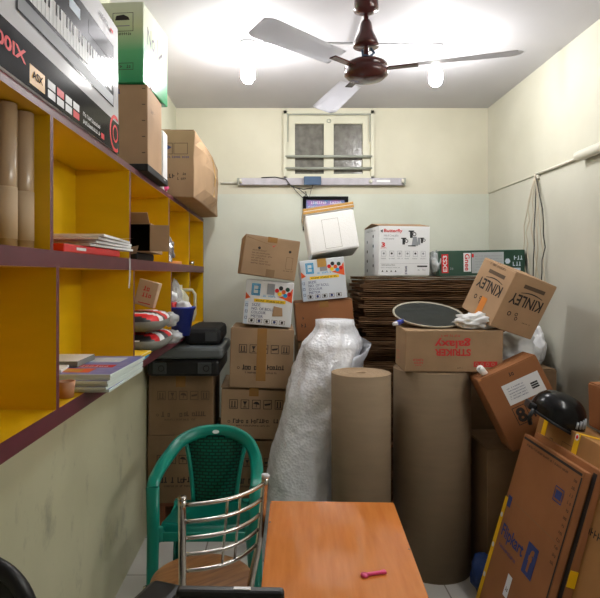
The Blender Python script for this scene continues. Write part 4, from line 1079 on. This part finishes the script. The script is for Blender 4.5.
# blue bag on the floor
b = MB(); b.blob((0, 0, .10), (.045, .06, .095), 'blue_cloth', seed=9, amp=.25, flat=-.095)
tag(b.build('blue_bag', loc=(.955, 2.625, 0), rot=(0, 0, R(20))), 'crumpled dark blue bag on the floor behind the leaning cartons', 'bag')

# ------------------------------------------------------------------ green plastic armchair
gc = thing('plastic_armchair', 'green plastic armchair with a woven back in front of the cartons', 'chair', (-.318, 2.60, 0), (0, 0, 0))
def cat(P, n=6):
    out = []
    for i in range(len(P) - 1):
        p0 = Vector(P[max(i - 1, 0)]); p1 = Vector(P[i]); p2 = Vector(P[i + 1]); p3 = Vector(P[min(i + 2, len(P) - 1)])
        for k in range(n):
            t = k / n
            out.append(.5 * ((2 * p1) + (-p0 + p2) * t + (2 * p0 - 5 * p1 + 4 * p2 - p3) * t * t + (-p0 + 3 * p1 - 3 * p2 + p3) * t ** 3))
    out.append(Vector(P[-1])); return out
# arch: arm front -> back top -> other arm front
half = [(-.220, -.215, .590), (-.222, -.17, .612), (-.217, -.06, .628), (-.202, .06, .646), (-.166, .155, .680), (-.092, .215, .706), (0, .232, .713)]
pts = cat(half + [(-x, y, z) for x, y, z in half[-2::-1]])
sec = []
for i, p in enumerate(pts):
    t = (pts[min(i + 1, len(pts) - 1)] - pts[max(i - 1, 0)]).normalized()
    k = abs(i / (len(pts) - 1) - .5) * 2         # 0 at the top, 1 at the arm fronts
    out = Vector((p.x, 0, 0)).normalized() if abs(p.x) > 1e-3 else Vector((1, 0, 0))
    flatv = Vector((-math.copysign(1, p.x), 0, .25)) * k + Vector((0, -.25, -1)) * (1 - k)
    sv = (flatv - t * flatv.dot(t)).normalized()
    nv = t.cross(sv)
    sec.append((p, sv, nv, .027 + .004 * (1 - k), .010))
b = MB(); b.sweep(sec, None, 'chair_green'); b.build('arm_frame', gc)
def backp(u, v):
    # v: 0 at seat, 1 at top
    hw = .105 + .026 * v + .018 * v * v
    z = .385 + .312 * v - .05 * v * (2 * u - 1) ** 2 * v
    y = .165 + .062 * v - .030 * (1 - (2 * u - 1) ** 2) * (1 - .6 * v) + .0
    return Vector(((2 * u - 1) * hw, y + .028 * (1 - v) * 0, z))
b = MB(); b.grid(backp, 16, 18, 'chair_green_weave', thick=.005); b.build('back_panel', gc)
for sx in (0, 1):
    b = MB(); b.tube([backp(sx, v / 14) + Vector((0, -.004, 0)) for v in range(15)], .011, 'chair_green', 8); b.build('back_rail', gc)
def seatf(u, v):
    q = 2 * u - 1; hw = .195 - .035 * v
    yy = -.225 + .41 * v
    z = .432 - .05 * v - .015 * (1 - q * q) * math.sin(PI * min(1, v * 1.1)) - .05 * max(0, (.12 - v) / .12) ** 1.6 
    return Vector((q * hw, yy + .03 * q * q * (v < .2) * (1 - v * 5), z))
b = MB(); b.grid(seatf, 16, 24, 'chair_green', thick=.006)
b.box((0, -.222, .388), (.37, .008, .04), 'chair_green', bevel=.003)
b.box((-.178, -.02, .378), (.008, .36, .045), 'chair_green'); b.box((.178, -.02, .378), (.008, .36, .045), 'chair_green')
b.build('seat', gc)
for sx in (-1, 1):
    b = MB()
    P = [(sx * .220, -.215, .595), (sx * .216, -.222, .42), (sx * .217, -.235, .2), (sx * .222, -.25, 0)]
    b.sweep([(p, (1, 0, 0), (0, 1, 0), .028 - .002 * i, .011) for i, p in enumerate(P)], None, 'chair_green')
    b.sweep([(Vector(p) + Vector((sx * .024, .026, 0)), (0, 1, 0), (1, 0, 0), .026 - .003 * i, .005) for i, p in enumerate(P)], None, 'chair_green')
    b.sweep([((sx * .175, -.222, .40), (0, 0, 1), (0, 1, 0), .03, .006), ((sx * .212, -.222, .40), (0, 0, 1), (0, 1, 0), .045, .006)], None, 'chair_green')
    b.build('front_leg', gc)
    b = MB()
    P = [(sx * .165, .15, .40), (sx * .172, .19, .28), (sx * .19, .245, 0)]
    b.sweep([(p, (1, 0, 0), (0, 1, 0), .027, .011) for p in P], None, 'chair_green')
    b.sweep([(Vector(p) + Vector((sx * .022, -.022, 0)), (0, 1, 0), (1, 0, 0), .024, .005) for p in P], None, 'chair_green')
    b.build('rear_leg', gc)
b = MB(); b.disc(Matrix(((1, 0, 0, 0), (0, .25, -.97, .2185), (0, .97, .25, .711), (0, 0, 0, 1))), 0, 0, .017, 'white_print', .0005, sy=.55); o = b.build('sticker', gc); o['label'] = 'white oval sticker'

# ------------------------------------------------------------------ steel chair with round wooden seat
A, B_ = Vector((-.298, 1.64, 0)), Vector((-.062, 1.82, 0))
mid = (A + B_) / 2; wid = (B_ - A).length; an = math.atan2(B_.y - A.y, B_.x - A.x)
sc = thing('steel_chair', 'chrome chair with a round wooden seat and curved back rails', 'chair', (mid.x, mid.y, 0), (0, 0, math.degrees(an)))
# local: x along the back, +y toward the seat
hw = wid / 2
for sx in (-1, 1):
    b = MB(); b.tube(cat([(sx * hw, -.03, .852), (sx * hw * .93, -.012, .65), (sx * hw * .80, .02, .44), (sx * hw * .82, .0, .2), (sx * hw * .95, -.03, 0)], 5), .0115, 'steel', 12); b.tube([(sx * hw, -.03, .852), (sx * hw, -.031, .86)], .013, 'white_gloss' if sx > 0 else 'steel', 12); b.build('back_post', sc)
    b = MB(); b.tube(cat([(sx * hw * .75, .30, .44), (sx * hw * .9, .33, .2), (sx * (hw + .01), .36, 0)], 5), .0115, 'steel', 12); b.build('front_leg', sc)
for k in range(5):
    z = .835 - .052 * k; y = -.028 + .010 * k * .8; hk = hw * (1 - .025 * k)
    b = MB(); b.tube([(hk * (2 * i / 12 - 1), y - .045 * (1 - (2 * i / 12 - 1) ** 2), z) for i in range(13)], .0062, 'steel', 8); b.build('back_rail', sc)
for xx in (-.02, .025):
    b = MB(); b.tube([(xx, -.028 + .008 * k - .045 * (1 - (xx / hw) ** 2) + .0, .835 - .052 * k) for k in range(5)], .004, 'steel', 8); b.build('back_spindle', sc)
b = MB(); b.lathe([(0, .45), (.160, .45), (.172, .457), (.172, .472), (.160, .478), (0, .475)], 'seat_wood', 48, T=Matrix.Translation((.036, .18, 0))); b.build('seat', sc)
b = MB(); b.tube([(.036 + .166 * math.cos(a), .18 + .166 * math.sin(a), .444) for a in [i * 2 * PI / 36 for i in range(36)]], .008, 'steel', 8, closed=True); b.build('seat_ring', sc)
b = MB(); b.tube([(.13 * math.cos(a), .17 + .17 * math.sin(a), .2) for a in [i * 2 * PI / 28 for i in range(28)]], .006, 'steel', 8, closed=True); b.build('foot_ring', sc)

# ------------------------------------------------------------------ table
TZ = .72
tb = thing('wooden_table', 'small glossy orange-brown wooden table at the front', 'table', (.166, 1.48, 0), (0, 0, -2))
b = MB(); vs = [(-.205, -.46), (.195, -.46), (.212, .45), (-.212, .45)]
b.faces([(x, y, TZ) for x, y in vs] + [(x, y, TZ - .022) for x, y in vs], [(0, 1, 2, 3), (7, 6, 5, 4), (0, 4, 5, 1), (1, 5, 6, 2), (2, 6, 7, 3), (3, 7, 4, 0)], 'desk_laminate')
bmesh.ops.bevel(b.bm, geom=[e for e in b.bm.edges], offset=.003, segments=2, affect='EDGES'); b.build('tabletop', tb)
b = MB()
for (c_, d_) in (((0, -.41, TZ - .06), (.34, .018, .075)), ((0, .41, TZ - .06), (.34, .018, .075)), ((-.175, 0, TZ - .06), (.018, .80, .075)), ((.175, 0, TZ - .06), (.018, .80, .075))): b.box(c_, d_, 'desk_edge')
b.build('apron', tb)
for sx in (-1, 1):
    for sy in (-1, 1):
        b = MB(); b.box((sx * .168, sy * .405, (TZ - .023) / 2), (.035, .035, TZ - .023), 'desk_edge', bevel=.003); b.build('leg', tb)
b = MB()
for (x, y) in ((-.204, .28), (.2, .12), (-.208, .43)):
    b.lathe([(0, 0), (.0035, 0), (.002, .001), (0, .001)], 'steel', 10, T=Matrix.Translation((x, y, TZ + .0003)))
b.build('screw_head', tb)
def pxt(x, y, z):
    d = (EYE - z) * F / (y - CY); return Vector(((x - CX) * d / F, d, z))
p0, p1 = pxt(364.5, 576.5, TZ), pxt(384.5, 573.5, TZ)
b = MB(); L_ = (p1 - p0).length
b.box((L_ * .55, 0, .004), (L_ * .8, .009, .007), 'pink', bevel=.002); b.lathe([(0, 0), (.010, 0), (.010, .006), (0, .007)], 'pink', 16); b.box((L_ * .96, 0, .004), (.012, .013, .007), 'pink', bevel=.002)
tag(b.build('pink_spoon', loc=(p0.x, p0.y, TZ + .0006), rot=(0, 0, math.atan2(p1.y - p0.y, p1.x - p0.x))), 'small pink plastic spoon on the wooden table', 'spoon')

# ------------------------------------------------------------------ foreground: office chair and monitor
oc = thing('office_chair', 'black mesh office chair at the near left corner', 'chair', (-.51, 1.36, 0), (0, 0, -20))
def ocback(a, k=1.0):
    x = .140 * k * math.copysign(abs(math.cos(a)) ** .62, math.cos(a)); z = .735 + .21 * k * math.copysign(abs(math.sin(a)) ** .62, math.sin(a))
    return Vector((x, -.27 - .025 * (z - .6) + .02 * math.cos(a) ** 2, z))
b = MB(); b.tube([ocback(i * 2 * PI / 60) for i in range(60)], .016, 'black_plastic', 10, closed=True); b.build('back_frame', oc)
b = MB(); N = 60
ctr = Vector((0, -.275, .735)); vs = [ctr] + [ocback(i * 2 * PI / N, .97) for i in range(N)]
b.faces(vs, [(0, 1 + i, 1 + (i + 1) % N) for i in range(N)], 'black_matte', True); b.build('back_mesh', oc)
b = MB(); b.box((0, 0, .455), (.30, .36, .06), 'black_matte', bevel=.025); b.build('seat', oc)
b = MB(); b.tube([(0, -.285, .62), (0, -.24, .46), (0, -.1, .42)], .02, 'black_plastic', 10); b.build('back_bracket', oc)
for sx in (1,):
    b = MB(); b.box((sx * .150, .075, .66), (.10, .28, .034), 'black_plastic', bevel=.016); b.build('arm_pad', oc)
    b = MB(); b.tube([(sx * .15, .04, .43), (sx * .16, .04, .5), (sx * .155, .05, .66)], .014, 'black_plastic', 10); b.build('arm_post', oc)
b = MB(); b.tube([(0, 0, .08), (0, 0, .43)], .025, 'steel', 14); b.build('column', oc)
b = MB()
for k in range(5):
    a = k * 2 * PI / 5 + .95; b.tube([(0, 0, .10), (.2 * math.cos(a), .2 * math.sin(a), .07)], [.022, .014], 'black_plastic', 8)
b.build('base', oc)
for k in range(5):
    a = k * 2 * PI / 5 + .95; c_ = Vector((.2 * math.cos(a), .2 * math.sin(a), .03)); b = MB(); b.tube([c_ - Vector((0, .015, 0)), c_ + Vector((0, .015, 0))], .029, 'black_plastic', 16); b.tube([c_ + Vector((0, 0, .02)), c_ + Vector((0, 0, .045))], .008, 'steel', 8); b.build('caster', oc)

wt = thing('computer_stand', 'narrow dark stand carrying the black monitor', 'table', (-.10, .89, 0))
b = MB(); b.box((0, 0, .65), (.30, .20, .02), 'desk_edge', bevel=.003); b.build('stand_top', wt)
for sx in (-1, 1):
    b = MB(); b.box((sx * .13, 0, .319), (.02, .18, .638), 'desk_edge'); b.build('side_panel', wt)
mo = thing('monitor', 'black monitor at the bottom edge with a glossy bezel', 'monitor', (-.081, .90, .661), (0, 0, -2))
b = MB(); b.box((0, .02, .198), (.178, .022, .252), 'black_plastic', bevel=.006); b.build('casing', mo)
b = MB(); b.box((0, .007, .198), (.16, .004, .23), 'black_gloss'); b.build('screen', mo)
b = MB(); b.box((.02, .02, .3247), (.028, .008, .0012), 'white_gloss'); b.build('bezel_glint', mo)  # painted highlight: a white strip laid on the monitor's top edge
b = MB(); b.box((0, .03, .05), (.03, .02, .10), 'black_plastic'); b.lathe([(0, 0), (.06, 0), (.06, .008), (.02, .014), (0, .014)], 'black_plastic', 28); b.build('monitor_foot', mo)

# ------------------------------------------------------------------ world, camera, view
wd = bpy.data.worlds.new('world'); SC.world = wd; wd.use_nodes = True
wd.node_tree.nodes['Background'].inputs['Color'].default_value = (.6, .62, .65, 1); wd.node_tree.nodes['Background'].inputs['Strength'].default_value = .15
cd = bpy.data.cameras.new('camera'); cam = bpy.data.objects.new('camera', cd); COL.objects.link(cam)
cam.location = (0, 0, EYE); cam.rotation_euler = (R(90), 0, 0)
cd.sensor_fit = 'HORIZONTAL'; cd.sensor_width = 36.0; cd.lens = F * 36.0 / 600.0
cd.shift_x = (300 - CX) / 600.0; cd.shift_y = -(299 - CY) / 600.0
cd.clip_start = .02
SC.camera = cam
SC.view_settings.view_transform = 'Standard'; SC.view_settings.look = 'None'; SC.view_settings.gamma = 1.0
SC.view_settings.use_curve_mapping = False
SC.view_settings.exposure = 0.1
SC.cycles.use_denoising = True
SC.cycles.max_bounces = 8
